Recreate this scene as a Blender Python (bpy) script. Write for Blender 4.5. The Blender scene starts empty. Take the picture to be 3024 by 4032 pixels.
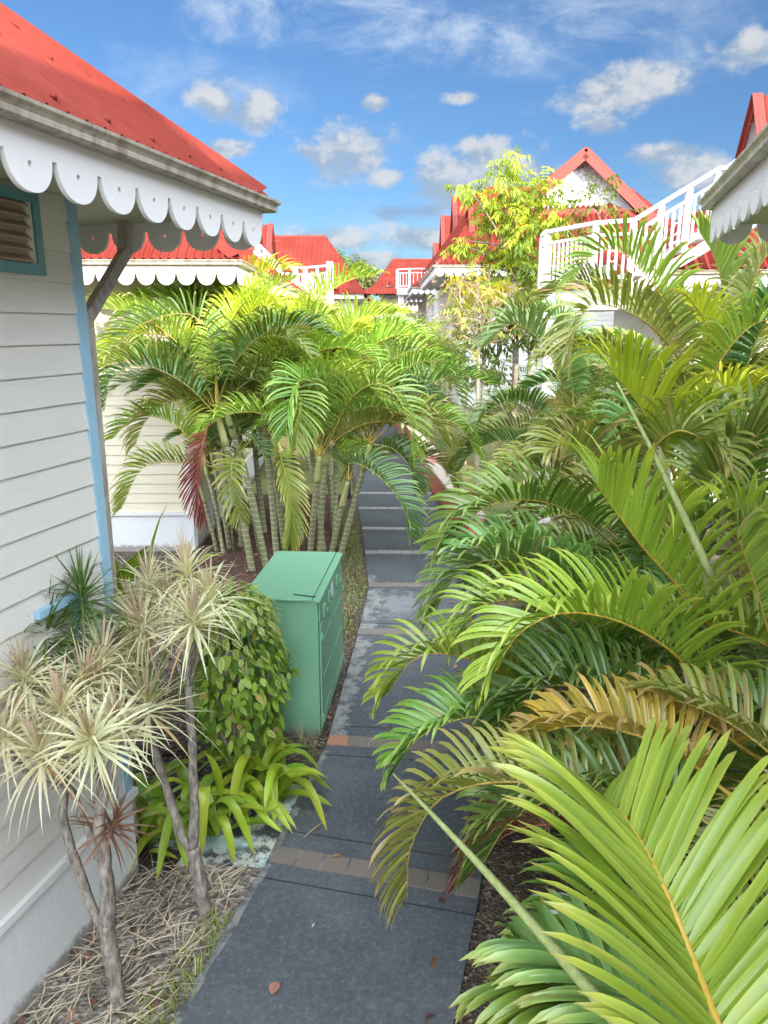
import bpy, math, random
import numpy as np
from mathutils import Vector, Matrix

random.seed(7)
RNG = np.random.default_rng(11)
SC = bpy.context.scene
COL = SC.collection
R = math.radians

# ---------------------------------------------------------------- camera
H = 3.5                      # eye height: the picture is taken from a first-floor landing
PITCH = R(14.1)
cam_d = bpy.data.cameras.new('camera')
cam = bpy.data.objects.new('camera', cam_d)
COL.objects.link(cam)
cam.location = (0, 0, H)
cam.rotation_euler = (R(90) - PITCH, 0, 0)
cam_d.sensor_fit = 'VERTICAL'
cam_d.sensor_height = 36.0
cam_d.lens = 36.0 * 2880 / 4032
cam_d.clip_start = 0.05
cam_d.clip_end = 3000
SC.camera = cam
SC.render.resolution_x = 768
SC.render.resolution_y = 1024

# ---------------------------------------------------------------- exposure
SC.view_settings.view_transform = 'Standard'
SC.view_settings.look = 'None'
SC.view_settings.gamma = 1
SC.view_settings.exposure = 1.2
SC.cycles.max_bounces = 8
SC.cycles.transparent_max_bounces = 6
SC.cycles.use_denoising = True

# measured points: pixels of the photograph seen at 1659 x 2212
K = 3024 / 1659.0
def ray(x, y):
    a = (x * K - 1512) / 2880.0
    b = -(y * K - 2016) / 2880.0
    return Vector((a, math.cos(PITCH) + b * math.sin(PITCH), -math.sin(PITCH) + b * math.cos(PITCH)))
def at(x, y, Y):
    r = ray(x, y)
    return r * (Y / r.y) + Vector((0, 0, H))
def on_ground(x, y, z=0.0):
    r = ray(x, y)
    return r * ((z - H) / r.z) + Vector((0, 0, H))

# ---------------------------------------------------------------- sun
SUN_AZ, SUN_EL = R(33), R(17)      # behind the viewer, to the right, low afternoon sun
S_DIR = Vector((math.sin(SUN_AZ) * math.cos(SUN_EL), -math.cos(SUN_AZ) * math.cos(SUN_EL), math.sin(SUN_EL)))
sun_d = bpy.data.lights.new('sun', 'SUN')
sun = bpy.data.objects.new('sun', sun_d)
COL.objects.link(sun)
sun_d.energy = 4.0
sun_d.angle = R(0.6)
sun_d.color = (1.0, 0.86, 0.66)
sun.rotation_euler = (-S_DIR).to_track_quat('-Z', 'Y').to_euler()

# ---------------------------------------------------------------- world: sky with clouds
class NT:
    """small helper round a node tree"""
    def __init__(s, nt):
        s.nt = nt; s.n = nt.nodes; s.l = nt.links
    def new(s, t, **kw):
        n = s.n.new(t)
        for k, v in kw.items(): setattr(n, k, v)
        return n
    def put(s, sock, v):
        if isinstance(v, bpy.types.NodeSocket): s.l.new(v, sock)
        elif isinstance(v, (tuple, list)) and len(v) == 3 and sock.type == 'RGBA': sock.default_value = (*v, 1)
        else: sock.default_value = v
    def math(s, op, a, b=0.0, c=None, clamp=False):
        n = s.new('ShaderNodeMath', operation=op, use_clamp=clamp)
        s.put(n.inputs[0], a); s.put(n.inputs[1], b)
        if c is not None: s.put(n.inputs[2], c)
        return n.outputs[0]
    def mix(s, f, a, b, mode='MIX'):
        n = s.new('ShaderNodeMix', data_type='RGBA', blend_type=mode, clamp_factor=True)
        s.put(n.inputs[0], f); s.put(n.inputs[6], a); s.put(n.inputs[7], b)
        return n.outputs[2]
    def noise(s, vec, scale, detail=5, rough=0.55, dist=0.0):
        n = s.new('ShaderNodeTexNoise')
        if vec is not None: s.put(n.inputs['Vector'], vec)
        n.inputs['Scale'].default_value = scale
        n.inputs['Detail'].default_value = detail
        n.inputs['Roughness'].default_value = rough
        n.inputs['Distortion'].default_value = dist
        return n.outputs[0]
    def step(s, v, a, b, lo=0.0, hi=1.0):
        n = s.new('ShaderNodeMapRange', interpolation_type='SMOOTHSTEP')
        s.put(n.inputs[0], v)
        for i, q in enumerate((a, b, lo, hi)): n.inputs[i + 1].default_value = q
        return n.outputs[0]
    def mapping(s, vec, scale=(1, 1, 1), loc=(0, 0, 0), rot=(0, 0, 0)):
        n = s.new('ShaderNodeMapping')
        s.put(n.inputs[0], vec)
        n.inputs[1].default_value = loc; n.inputs[2].default_value = rot; n.inputs[3].default_value = scale
        return n.outputs[0]
    def sep(s, vec):
        n = s.new('ShaderNodeSeparateXYZ'); s.put(n.inputs[0], vec)
        return n.outputs

def build_world():
    w = bpy.data.worlds.new('World')
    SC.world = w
    w.use_nodes = True
    t = NT(w.node_tree)
    t.n.clear()
    out = t.new('ShaderNodeOutputWorld')
    bg = t.new('ShaderNodeBackground')
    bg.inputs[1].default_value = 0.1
    t.l.new(bg.outputs[0], out.inputs[0])
    sky = t.new('ShaderNodeTexSky', sky_type='NISHITA')
    sky.sun_disc = False
    sky.sun_elevation = SUN_EL
    sky.sun_rotation = math.pi - SUN_AZ
    sky.altitude = 0
    sky.air_density = 1.0
    sky.dust_density = 0.4
    sky.ozone_density = 3.0
    d = t.new('ShaderNodeTexCoord').outputs['Generated']
    x, y, z = t.sep(d)
    az = t.math('ARCTAN2', x, y)
    el = t.math('ARCSINE', z)
    # deeper blue away from the sun, paler and brighter round it
    deep = t.step(y, -0.25, 0.40)
    blue = t.mix(1.0, sky.outputs[0], t.mix(deep, (1.0, 1.0, 1.0), (0.43, 0.55, 0.68)), 'MULTIPLY')
    n1 = t.noise(t.mapping(d, (1, 1, 1.5)), 17.0, 8, 0.62)
    n2 = t.noise(t.mapping(d, (1, 1, 1.6), (0.028, 0, -0.03)), 17.0, 7, 0.62)
    n3 = t.noise(t.mapping(d, (1, 1, 3.0), rot=(0, R(20), 0)), 5.0, 8, 0.66, 0.6)
    def blob(px, py, rx, ry, soft=1.0, amp=1.55):
        r = ray(px, py).normalized()
        a0, e0 = math.atan2(r.x, r.y), math.asin(r.z)
        k = 1.0 / 1640
        qa = t.math('DIVIDE', t.math('SUBTRACT', az, a0), rx * k)
        qe = t.math('DIVIDE', t.math('SUBTRACT', el, e0), ry * k)
        q = t.math('SQRT', t.math('ADD', t.math('MULTIPLY', qa, qa), t.math('MULTIPLY', qe, qe)))
        q = t.math('ADD', q, t.math('MULTIPLY', t.math('SUBTRACT', n1, 0.5), -amp * 2))
        return t.step(q, 1.0 + soft * 0.45, 1.0 - soft * 0.55), qe
    clouds = [(468, 222, 52, 34), (555, 236, 48, 32), (752, 322, 95, 50), (690, 330, 60, 26), (835, 385, 40, 18), (1085, 385, 105, 58),
              (960, 390, 75, 48), (1050, 330, 60, 30), (900, 515, 120, 26), (690, 520, 120, 28), (800, 560, 120, 20), (1360, 200, 92, 38), (1295, 268, 42, 22),
              (1640, 100, 55, 26), (1440, 330, 70, 20), (805, 226, 26, 14), (1000, 210, 32, 11), (500, 318, 42, 14),
              (1510, 375, 80, 30), (100, 560, 200, 25), (1250, 560, 200, 30)]
    mask, lift = None, None
    for c in clouds:
        m, qe = blob(*c)
        li = t.math('MULTIPLY', m, qe)
        mask = m if mask is None else t.math('MAXIMUM', mask, m)
        lift = li if lift is None else t.math('ADD', lift, li)
    # lit tops, grey undersides
    sh = t.math('ADD', t.math('MULTIPLY', t.math('SUBTRACT', n1, n2), 3.4), t.math('MULTIPLY', lift, 0.36))
    lit = t.step(sh, -0.38, 0.5)
    ccol = t.mix(lit, (1.75, 2.2, 2.75), (3.3, 3.35, 3.4))
    dk, _ = blob(888, 456, 66, 17)
    # thin high wisps
    w1, _ = blob(700, 20, 230, 60, 1.2, 1.2)
    w2, _ = blob(990, 105, 220, 50, 1.2, 1.2)
    w3, _ = blob(1300, 60, 260, 90, 1.2, 1.0)
    w4, _ = blob(450, 190, 160, 45, 1.4, 1.2)
    w5, _ = blob(1250, 480, 400, 60, 1.4, 1.0)
    wm = t.math('MAXIMUM', t.math('MAXIMUM', w1, w2), t.math('MAXIMUM', t.math('MULTIPLY', w3, 0.6), t.math('MAXIMUM', t.math('MULTIPLY', w4, .5), t.math('MULTIPLY', w5, .6))))
    wm = t.math('MULTIPLY', wm, t.step(n3, 0.36, 0.70, 0.0, 0.95))
    c = t.mix(wm, blue, (3.4, 3.9, 4.4))
    c = t.mix(t.math('MULTIPLY', mask, 0.86), c, ccol)
    c = t.mix(t.math('MULTIPLY', dk, 0.85), c, (1.35, 1.9, 2.7))
    # unseen bright cloud added overhead and behind the viewer as fill light
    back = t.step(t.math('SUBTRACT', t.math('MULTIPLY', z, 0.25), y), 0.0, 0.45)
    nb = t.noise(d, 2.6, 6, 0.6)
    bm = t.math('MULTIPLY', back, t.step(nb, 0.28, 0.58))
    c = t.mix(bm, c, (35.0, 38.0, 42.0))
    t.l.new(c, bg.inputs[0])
    try: w.cycles.sampling_method = 'MANUAL'; w.cycles.sample_map_resolution = 1024
    except Exception: pass
build_world()

# ---------------------------------------------------------------- mesh helpers
class MB:
    def __init__(s):
        s.v = []; s.f = []; s.m = []
    def face(s, pts, m=0):
        i = len(s.v); s.v += [tuple(p) for p in pts]
        s.f.append(tuple(range(i, i + len(pts)))); s.m.append(m)
    def box(s, lo, hi, m=0, M=None):
        x0, y0, z0 = lo; x1, y1, z1 = hi
        p = [(x0, y0, z0), (x1, y0, z0), (x1, y1, z0), (x0, y1, z0), (x0, y0, z1), (x1, y0, z1), (x1, y1, z1), (x0, y1, z1)]
        if M is not None: p = [tuple(M @ Vector(q)) for q in p]
        i = len(s.v); s.v += p
        for f in ((0, 3, 2, 1), (4, 5, 6, 7), (0, 1, 5, 4), (1, 2, 6, 5), (2, 3, 7, 6), (3, 0, 4, 7)):
            s.f.append(tuple(i + k for k in f)); s.m.append(m)
    def bar(s, a, b, w, h=None, m=0, up=(0, 0, 1)):
        """a rectangular bar from a to b; w across, h along up"""
        a, b = Vector(a), Vector(b); h = h or w
        d = (b - a).normalized(); u = Vector(up)
        if abs(d.dot(u)) > 0.98: u = Vector((0, 1, 0))
        x = d.cross(u).normalized(); u = x.cross(d)
        p = []
        for e in (a, b):
            for sx, sz in ((-1, -1), (1, -1), (1, 1), (-1, 1)):
                p.append(tuple(e + x * (sx * w / 2) + u * (sz * h / 2)))
        i = len(s.v); s.v += p
        for f in ((0, 1, 2, 3), (7, 6, 5, 4), (0, 4, 5, 1), (1, 5, 6, 2), (2, 6, 7, 3), (3, 7, 4, 0)):
            s.f.append(tuple(i + k for k in f)); s.m.append(m)
    def tube(s, pts, rad, n=8, m=0, cap=True):
        pts = [Vector(p) for p in pts]
        if not isinstance(rad, (list, tuple)): rad = [rad] * len(pts)
        i0 = len(s.v); ref = None
        for k, p in enumerate(pts):
            d = (pts[min(k + 1, len(pts) - 1)] - pts[max(k - 1, 0)]).normalized()
            if ref is None:
                ref = d.cross(Vector((0, 0, 1)) if abs(d.z) < 0.9 else Vector((0, 1, 0))).normalized()
            ref = (ref - d * ref.dot(d)).normalized(); o = d.cross(ref)
            for j in range(n):
                a = 2 * math.pi * j / n
                s.v.append(tuple(p + (ref * math.cos(a) + o * math.sin(a)) * rad[k]))
        for k in range(len(pts) - 1):
            for j in range(n):
                a, b = i0 + k * n + j, i0 + k * n + (j + 1) % n
                s.f.append((a, b, b + n, a + n)); s.m.append(m)
        if cap:
            s.f.append(tuple(i0 + j for j in range(n - 1, -1, -1))); s.m.append(m)
            e = i0 + (len(pts) - 1) * n
            s.f.append(tuple(e + j for j in range(n))); s.m.append(m)
    def prism(s, poly, org, ux, uy, un, th, m=0):
        """polygon (2d) in the plane org + ux,uy, thickened along un by th"""
        org, ux, uy, un = Vector(org), Vector(ux), Vector(uy), Vector(un)
        f = [org + ux * a + uy * b for a, b in poly]
        n = len(f); i = len(s.v)
        s.v += [tuple(q) for q in f] + [tuple(q + un * th) for q in f]
        s.f.append(tuple(range(i + n - 1, i - 1, -1))); s.m.append(m)
        s.f.append(tuple(range(i + n, i + 2 * n))); s.m.append(m)
        for k in range(n):
            a, b = i + k, i + (k + 1) % n
            s.f.append((a, b, b + n, a + n)); s.m.append(m)
    def build(s, name, mats, parent=None, smooth=False, loc=None, rotz=0.0, bevel=0.0):
        me = bpy.data.meshes.new(name)
        me.from_pydata(s.v, [], s.f)
        if not isinstance(mats, (list, tuple)): mats = [mats]
        for q in mats: me.materials.append(q)
        me.polygons.foreach_set('material_index', s.m)
        if smooth: me.polygons.foreach_set('use_smooth', [True] * len(s.f))
        me.update()
        o = bpy.data.objects.new(name, me)
        COL.objects.link(o)
        if parent is not None: o.parent = parent
        if loc is not None: o.location = loc
        o.rotation_euler.z = rotz
        if bevel:
            b = o.modifiers.new('bevel', 'BEVEL'); b.width = bevel; b.segments = 2; b.limit_method = 'ANGLE'
        return o

def raw_mesh(name, V, F, C, mat):
    """numpy mesh with a colour per vertex"""
    me = bpy.data.meshes.new(name)
    me.from_pydata(V.tolist(), [], F.tolist() if hasattr(F, 'tolist') else F)
    me.materials.append(mat)
    a = me.color_attributes.new('tint', 'FLOAT_COLOR', 'POINT')
    a.data.foreach_set('color', np.c_[C, np.ones(len(C))].astype(np.float32).ravel())
    me.polygons.foreach_set('use_smooth', [True] * len(me.polygons))
    me.update()
    return me
def link(name, me, parent=None, loc=None):
    o = bpy.data.objects.new(name, me); COL.objects.link(o)
    if parent is not None: o.parent = parent
    if loc is not None: o.location = loc
    return o
def tag(o, label, cat, group=None):
    o['label'] = label; o['category'] = cat
    if group: o['group'] = group
    return o
def struct(o, kind='structure'):
    o['kind'] = kind
    return o
def thing(name, label, cat, loc=(0, 0, 0), rotz=0.0, group=None):
    o = bpy.data.objects.new(name, None); COL.objects.link(o)
    o.empty_display_size = 0.2
    o.location = loc; o.rotation_euler.z = rotz
    return tag(o, label, cat, group)

# ---------------------------------------------------------------- materials
def material(name):
    m = bpy.data.materials.new(name); m.use_nodes = True
    t = NT(m.node_tree)
    p = t.n['Principled BSDF']
    return m, t, p
def bump(t, p, height, strength, dist=0.02):
    b = t.new('ShaderNodeBump')
    b.inputs['Strength'].default_value = strength; b.inputs['Distance'].default_value = dist
    t.put(b.inputs['Height'], height)
    t.l.new(b.outputs[0], p.inputs['Normal'])
def paint(name, col, rough=0.5, dirt=0.12, dirt_col=(0.25, 0.22, 0.18), scale=3.0, bmp=0.08, spec=0.4, splash=None, streak=0.0):
    m, t, p = material(name)
    o = t.new('ShaderNodeTexCoord').outputs['Object']
    n = t.noise(o, scale, 8, 0.65)
    f = t.noise(o, scale * 14, 4, 0.6)
    c = t.mix(t.math('MULTIPLY', t.step(n, 0.45, 0.85), dirt), col, dirt_col)
    c = t.mix(t.math('MULTIPLY', t.step(f, 0.4, 0.8), dirt * 0.5), c, dirt_col)
    if splash:     # mud splashed up from the ground, with a ragged edge
        _, _, z = t.sep(o)
        q = t.math('ADD', z, t.math('MULTIPLY', t.math('SUBTRACT', t.noise(o, 11, 8, 0.75), 0.5), -splash * 2.4))
        c = t.mix(t.math('MULTIPLY', t.step(q, splash, splash * .35), 0.75), c, (0.16, 0.13, 0.10))
    if streak:     # rust and rain marks running down
        s = t.noise(t.mapping(o, (22, 22, 1.2)), 1.5, 6, 0.7)
        c = t.mix(t.math('MULTIPLY', t.step(s, 0.56, 0.78), streak), c, tuple(q * .55 for q in col))
        c = t.mix(t.math('MULTIPLY', t.step(t.noise(o, 30, 5, 0.7), 0.68, 0.76), streak), c, (0.22, 0.13, 0.08))
    t.put(p.inputs['Base Color'], c)
    p.inputs['Roughness'].default_value = rough
    p.inputs['Specular IOR Level'].default_value = spec
    if bmp: bump(t, p, f, bmp)
    return m
def siding_mat(name, col, warm):
    """painted fibre-cement boards with embossed wood grain"""
    m, t, p = material(name)
    o = t.new('ShaderNodeTexCoord').outputs['Object']
    _, _, z = t.sep(o)
    g = t.noise(t.mapping(o, (1.6, 1.6, 26)), 1.6, 5, 0.6, 1.3)
    fine = t.noise(t.mapping(o, (6, 6, 90)), 2.0, 3, 0.5)
    n = t.noise(o, 1.3, 6, 0.6)
    c = t.mix(t.math('MULTIPLY', t.step(n, 0.35, 0.75), 0.6), col, warm)
    spots = t.step(t.noise(o, 40, 2, 0.5), 0.73, 0.8)
    c = t.mix(t.math('MULTIPLY', spots, 0.18), c, (0.25, 0.23, 0.2))
    t.put(p.inputs['Base Color'], c)
    p.inputs['Roughness'].default_value = 0.55
    ring = t.math('SINE', t.math('MULTIPLY', g, 34))
    bump(t, p, t.math('ADD', t.math('MULTIPLY', ring, 0.35), fine), 0.22, 0.006)
    return m
def roof_mat(name, col):
    m, t, p = material(name)
    o = t.new('ShaderNodeTexCoord').outputs['Object']
    n = t.noise(o, 1.1, 7, 0.65)
    f = t.noise(t.mapping(o, (9, 9, 2.2)), 1.0, 6, 0.7)
    c = t.mix(t.math('MULTIPLY', t.step(n, 0.35, 0.75), 0.6), col, tuple(min(1, q * 1.35 + 0.012) for q in col))
    c = t.mix(t.math('MULTIPLY', t.step(f, 0.50, 0.72), 0.45), c, (col[0] * 0.6, col[1] * 0.9, col[2] * 0.9))
    t.put(p.inputs['Base Color'], c)
    p.inputs['Roughness'].default_value = 0.7
    p.inputs['Specular IOR Level'].default_value = 0.1
    return m
def gutter_mat():
    m, t, p = material('gutter_paint')
    o = t.new('ShaderNodeTexCoord').outputs['Object']
    s = t.noise(t.mapping(o, (7, 7, 1.5)), 2.0, 6, 0.65)
    n = t.noise(o, 2.2, 6, 0.7)
    c = t.mix(t.math('MULTIPLY', t.step(s, 0.38, 0.68), 0.75), (0.40, 0.355, 0.30), (0.15, 0.11, 0.075))
    c = t.mix(t.math('MULTIPLY', t.step(n, 0.5, 0.75), 0.5), c, (0.70, 0.68, 0.64))
    t.put(p.inputs['Base Color'], c)
    p.inputs['Roughness'].default_value = 0.38
    return m
def leaf_mat(name, transl=0.35, rough=0.42, spec=0.45, vary=0.35, gain=1.0):
    m, t, p = material(name)
    a = t.new('ShaderNodeVertexColor', layer_name='tint').outputs[0]
    r = t.new('ShaderNodeObjectInfo').outputs['Random']
    h = t.new('ShaderNodeHueSaturation')
    t.put(h.inputs['Hue'], t.math('ADD', 0.5 - 0.034, t.math('MULTIPLY', r, 0.04)))
    t.put(h.inputs['Value'], t.math('ADD', gain - vary / 2, t.math('MULTIPLY', t.math('FRACT', t.math('MULTIPLY', r, 7.31)), vary)))
    # dust, sun-bleached patches and small dry spots on the blades
    o = t.new('ShaderNodeTexCoord').outputs['Object']
    pat = t.noise(o, 6.0, 6, 0.7)
    a = t.mix(t.math('MULTIPLY', t.step(pat, 0.50, 0.75), 0.35), a, t.mix(1.0, a, (1.45, 1.25, 1.1), 'MULTIPLY'))
    a = t.mix(t.math('MULTIPLY', t.step(pat, 0.46, 0.28), 0.35), a, t.mix(1.0, a, (0.62, 0.68, 0.7), 'MULTIPLY'))
    sp = t.noise(o, 42.0, 4, 0.6)
    a = t.mix(t.math('MULTIPLY', t.step(sp, 0.68, 0.76), 0.6), a, (0.27, 0.20, 0.09))
    t.put(h.inputs['Color'], a)
    t.put(p.inputs['Base Color'], h.outputs[0])
    rg_ = t.math('ADD', rough - 0.08, t.math('MULTIPLY', pat, 0.22))
    t.put(p.inputs['Roughness'], rg_)
    p.inputs['Specular IOR Level'].default_value = spec
    tr = t.new('ShaderNodeBsdfTranslucent')
    tc = t.mix(1.0, h.outputs[0], (1.35, 1.25, 0.6), 'MULTIPLY')
    t.put(tr.inputs[0], tc)
    mx = t.new('ShaderNodeMixShader'); mx.inputs[0].default_value = transl
    t.l.new(p.outputs[0], mx.inputs[1]); t.l.new(tr.outputs[0], mx.inputs[2])
    t.l.new(mx.outputs[0], t.n['Material Output'].inputs[0])
    return m

M = {}
M['siding'] = siding_mat('white_siding', (0.565, 0.55, 0.515), (0.60, 0.58, 0.53))
M['cream'] = siding_mat('cream_siding', (0.62, 0.57, 0.43), (0.66, 0.62, 0.49))
M['white'] = paint('white_paint', (0.66, 0.655, 0.645), 0.45, 0.10)
M['stucco'] = paint('white_stucco', (0.62, 0.625, 0.63), 0.75, 0.18, (0.30, 0.29, 0.27), 2.0, 0.25, splash=.10)
M['soffit'] = paint('soffit_paint', (0.52, 0.50, 0.42), 0.6, 0.12)
M['blue'] = paint('blue_trim_paint', (0.24, 0.41, 0.53), 0.5, 0.35, (0.46, 0.54, 0.60), 4.0)
M['blue_shaded'] = paint('shaded_blue_frame_paint', (0.085, 0.235, 0.26), 0.45, 0.30, (0.30, 0.42, 0.45), 4.0)  # trim blue darkened to put the eave's shade into the frame
M['louvre'] = paint('brown_louvre_paint', (0.30, 0.22, 0.16), 0.55, 0.3, (0.45, 0.38, 0.30), 9.0)
M['roof'] = roof_mat('red_roof_sheet', (0.150, 0.022, 0.0145))
M['roofcap'] = roof_mat('red_ridge_flashing', (0.165, 0.026, 0.017))
M['redtrim'] = paint('dark_red_trim', (0.17, 0.02, 0.012), 0.6, 0.15, (0.12, 0.03, 0.02))
M['gutter'] = gutter_mat()
M['pink'] = paint('pink_paint', (0.62, 0.26, 0.28), 0.6, 0.15)
M['terracotta'] = paint('terracotta_render', (0.56, 0.19, 0.12), 0.75, 0.35, (0.30, 0.12, 0.09), 2.5, 0.25)
M['coping'] = paint('stone_coping', (0.58, 0.50, 0.42), 0.8, 0.35, (0.28, 0.23, 0.19), 5.0, 0.25)
M['tile'] = paint('orange_floor_tile', (0.55, 0.24, 0.11), 0.6, 0.2)
M['cabinet'] = paint('green_cabinet_paint', (0.155, 0.335, 0.205), 0.45, 0.30, (0.20, 0.39, 0.26), 2.2, 0.22, 0.5, splash=.13, streak=.45)
M['paper'] = paint('white_sticker', (0.72, 0.72, 0.75), 0.5, 0.1)
M['slot'] = paint('shadowed_slot_grey', (0.34, 0.34, 0.35), 0.8, 0.1)
M['iron'] = paint('rusty_iron', (0.045, 0.035, 0.03), 0.7, 0.5, (0.14, 0.06, 0.03), 12.0)
M['black'] = paint('black_metal', (0.02, 0.02, 0.022), 0.5, 0.1)
M['oldwood'] = paint('grey_weathered_wood', (0.33, 0.32, 0.29), 0.85, 0.5, (0.12, 0.11, 0.10), 14.0, 0.5)
M['glass'] = paint('dark_window_glass', (0.06, 0.07, 0.08), 0.12, 0.05)
M['palm'] = leaf_mat('palm_leaflets', 0.27, 0.30, 0.65, 0.45, 1.22)
M['leaf'] = leaf_mat('soft_leaves', 0.38, 0.42, 0.4, 0.3, 1.15)
M['strap'] = leaf_mat('strap_leaves', 0.26, 0.34, 0.55, 0.2, 1.1)
M['straw'] = leaf_mat('dry_straw', 0.12, 0.8, 0.2, 0.15)

def bark_mat(name, a, b, ring=0.0):
    m, t, p = material(name)
    o = t.new('ShaderNodeTexCoord').outputs['Object']
    n = t.noise(t.mapping(o, (30, 30, 9)), 1.5, 6, 0.65)
    c = t.mix(t.step(n, 0.3, 0.72), a, b)
    hgt = n
    if ring:
        _, _, z = t.sep(o)
        k = t.math('FRACT', t.math('ADD', t.math('MULTIPLY', z, 1.0 / ring), t.math('MULTIPLY', t.noise(o, 5, 2), 0.5)))
        rm = t.step(k, 0.80, 0.88)
        c = t.mix(t.math('MULTIPLY', rm, 0.9), c, (0.58, 0.55, 0.40))
        hgt = t.math('ADD', n, t.math('MULTIPLY', rm, 2.0))
    t.put(p.inputs['Base Color'], c)
    p.inputs['Roughness'].default_value = 0.75
    bump(t, p, hgt, 0.5, 0.012)
    return m
M['bark'] = bark_mat('grey_bark', (0.10, 0.08, 0.065), (0.36, 0.32, 0.27))
M['palmstem'] = bark_mat('ringed_palm_stem', (0.20, 0.22, 0.10), (0.33, 0.33, 0.18), 0.085)
M['shaft'] = bark_mat('palm_crownshaft', (0.42, 0.45, 0.12), (0.50, 0.46, 0.24))
M['twig'] = bark_mat('pale_twig', (0.30, 0.24, 0.17), (0.46, 0.38, 0.28))

def path_mat():
    m, t, p = material('dark_path_concrete')
    o = t.new('ShaderNodeTexCoord').outputs['Object']
    big = t.noise(o, 0.9, 6, 0.6)
    mid = t.noise(o, 5.0, 7, 0.7)
    fine = t.noise(o, 60.0, 5, 0.8)
    c = t.mix(t.step(big, 0.3, 0.75), (0.060, 0.069, 0.080), (0.100, 0.110, 0.122))
    c = t.mix(t.math('MULTIPLY', t.step(mid, 0.52, 0.8), 0.6), c, (0.16, 0.17, 0.175))
    c = t.mix(t.math('MULTIPLY', t.step(mid, 0.48, 0.25), 0.5), c, (0.045, 0.052, 0.06))
    c = t.mix(t.math('MULTIPLY', t.step(fine, 0.5, 0.8), 0.6), c, (0.20, 0.215, 0.235))
    c = t.mix(t.math('MULTIPLY', t.step(fine, 0.45, 0.2), 0.6), c, (0.028, 0.032, 0.038))
    spk = t.noise(o, 26.0, 6, 0.8)
    c = t.mix(t.math('MULTIPLY', t.step(spk, 0.50, 0.68), 0.65), c, (0.175, 0.185, 0.195))
    c = t.mix(t.math('MULTIPLY', t.step(spk, 0.46, 0.32), 0.6), c, (0.030, 0.034, 0.040))
    # a worn pale patch in the fourth slab
    x, y, z = t.sep(o)
    q = t.math('SQRT', t.math('ADD', t.math('POWER', t.math('DIVIDE', t.math('SUBTRACT', x, 0.18), 0.33), 2), t.math('POWER', t.math('DIVIDE', t.math('SUBTRACT', y, 9.0), 0.55), 2)))
    pm = t.step(t.math('ADD', q, t.math('MULTIPLY', t.math('SUBTRACT', t.noise(o, 7, 8, 0.75), 0.5), 4.2)), 1.0, 0.35)
    c = t.mix(t.math('MULTIPLY', pm, 0.8), c, (0.20, 0.21, 0.215))
    t.put(p.inputs['Base Color'], c)
    p.inputs['Roughness'].default_value = 0.85
    bump(t, p, t.math('ADD', fine, mid), 0.35, 0.006)
    return m
M['path'] = path_mat()
def edge_mat():
    m, t, p = material('worn_concrete_edge')
    o = t.new('ShaderNodeTexCoord').outputs['Object']
    n = t.noise(o, 6.0, 8, 0.72)
    f = t.noise(o, 90, 3, 0.6)
    c = t.mix(t.step(n, 0.40, 0.58), (0.075, 0.08, 0.085), (0.24, 0.24, 0.225))
    c = t.mix(t.math('MULTIPLY', t.step(f, 0.4, 0.75), 0.4), c, (0.12, 0.12, 0.115))
    t.put(p.inputs['Base Color'], c); p.inputs['Roughness'].default_value = 0.88
    bump(t, p, n, 0.3, 0.008)
    return m
M['edge'] = edge_mat()
def painted_edge_mat():
    m, t, p = material('flaking_pale_concrete')
    o = t.new('ShaderNodeTexCoord').outputs['Object']
    n = t.noise(o, 7.0, 8, 0.75)
    c = t.mix(t.step(n, 0.46, 0.56), (0.055, 0.06, 0.065), (0.50, 0.52, 0.47))
    c = t.mix(t.math('MULTIPLY', t.step(t.noise(o, 2.0, 3), 0.5, 0.6), 0.6), c, (0.42, 0.60, 0.56))
    t.put(p.inputs['Base Color'], c); p.inputs['Roughness'].default_value = 0.85
    bump(t, p, n, 0.4, 0.01)
    return m
M['flaky'] = painted_edge_mat()
def paver_mat(name, a, b):
    m, t, p = material(name)
    o = t.new('ShaderNodeTexCoord').outputs['Object']
    n = t.noise(o, 14, 7, 0.7); r = t.new('ShaderNodeNewGeometry').outputs['Random Per Island']
    c = t.mix(t.math('ADD', t.math('MULTIPLY', r, 0.7), t.math('MULTIPLY', n, 0.3)), a, b)
    c = t.mix(t.math('MULTIPLY', t.step(n, 0.55, 0.8), 0.5), c, (0.10, 0.095, 0.09))
    t.put(p.inputs['Base Color'], c); p.inputs['Roughness'].default_value = 0.85
    bump(t, p, n, 0.3, 0.006)
    return m
M['paver'] = paver_mat('grey_pavers', (0.125, 0.108, 0.095), (0.205, 0.17, 0.145))
M['paverpale'] = paver_mat('pale_pavers', (0.26, 0.255, 0.24), (0.34, 0.33, 0.31))
M['brick'] = paver_mat('red_clay_paver', (0.33, 0.15, 0.09), (0.36, 0.18, 0.11))
def soil_mat(name, a, b, chips, sc=1.0):
    m, t, p = material(name)
    o = t.new('ShaderNodeTexCoord').outputs['Object']
    n = t.noise(o, 3.5 * sc, 8, 0.7)
    v = t.new('ShaderNodeTexVoronoi'); t.put(v.inputs['Vector'], o); v.inputs['Scale'].default_value = 46 * sc
    vc = t.sep(v.outputs['Color'])
    c = t.mix(t.step(n, 0.3, 0.7), a, b)
    c = t.mix(t.math('MULTIPLY', t.step(vc[0], 0.72, 0.86), 0.8), c, chips)
    c = t.mix(t.math('MULTIPLY', t.step(vc[1], 0.7, 0.9), 0.6), c, tuple(q * 0.4 for q in a))
    t.put(p.inputs['Base Color'], c); p.inputs['Roughness'].default_value = 0.95
    bump(t, p, t.math('ADD', n, v.outputs['Distance']), 0.8, 0.03)
    return m
M['soil'] = soil_mat('dark_leafy_soil', (0.055, 0.038, 0.026), (0.11, 0.08, 0.055), (0.26, 0.21, 0.16))
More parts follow.
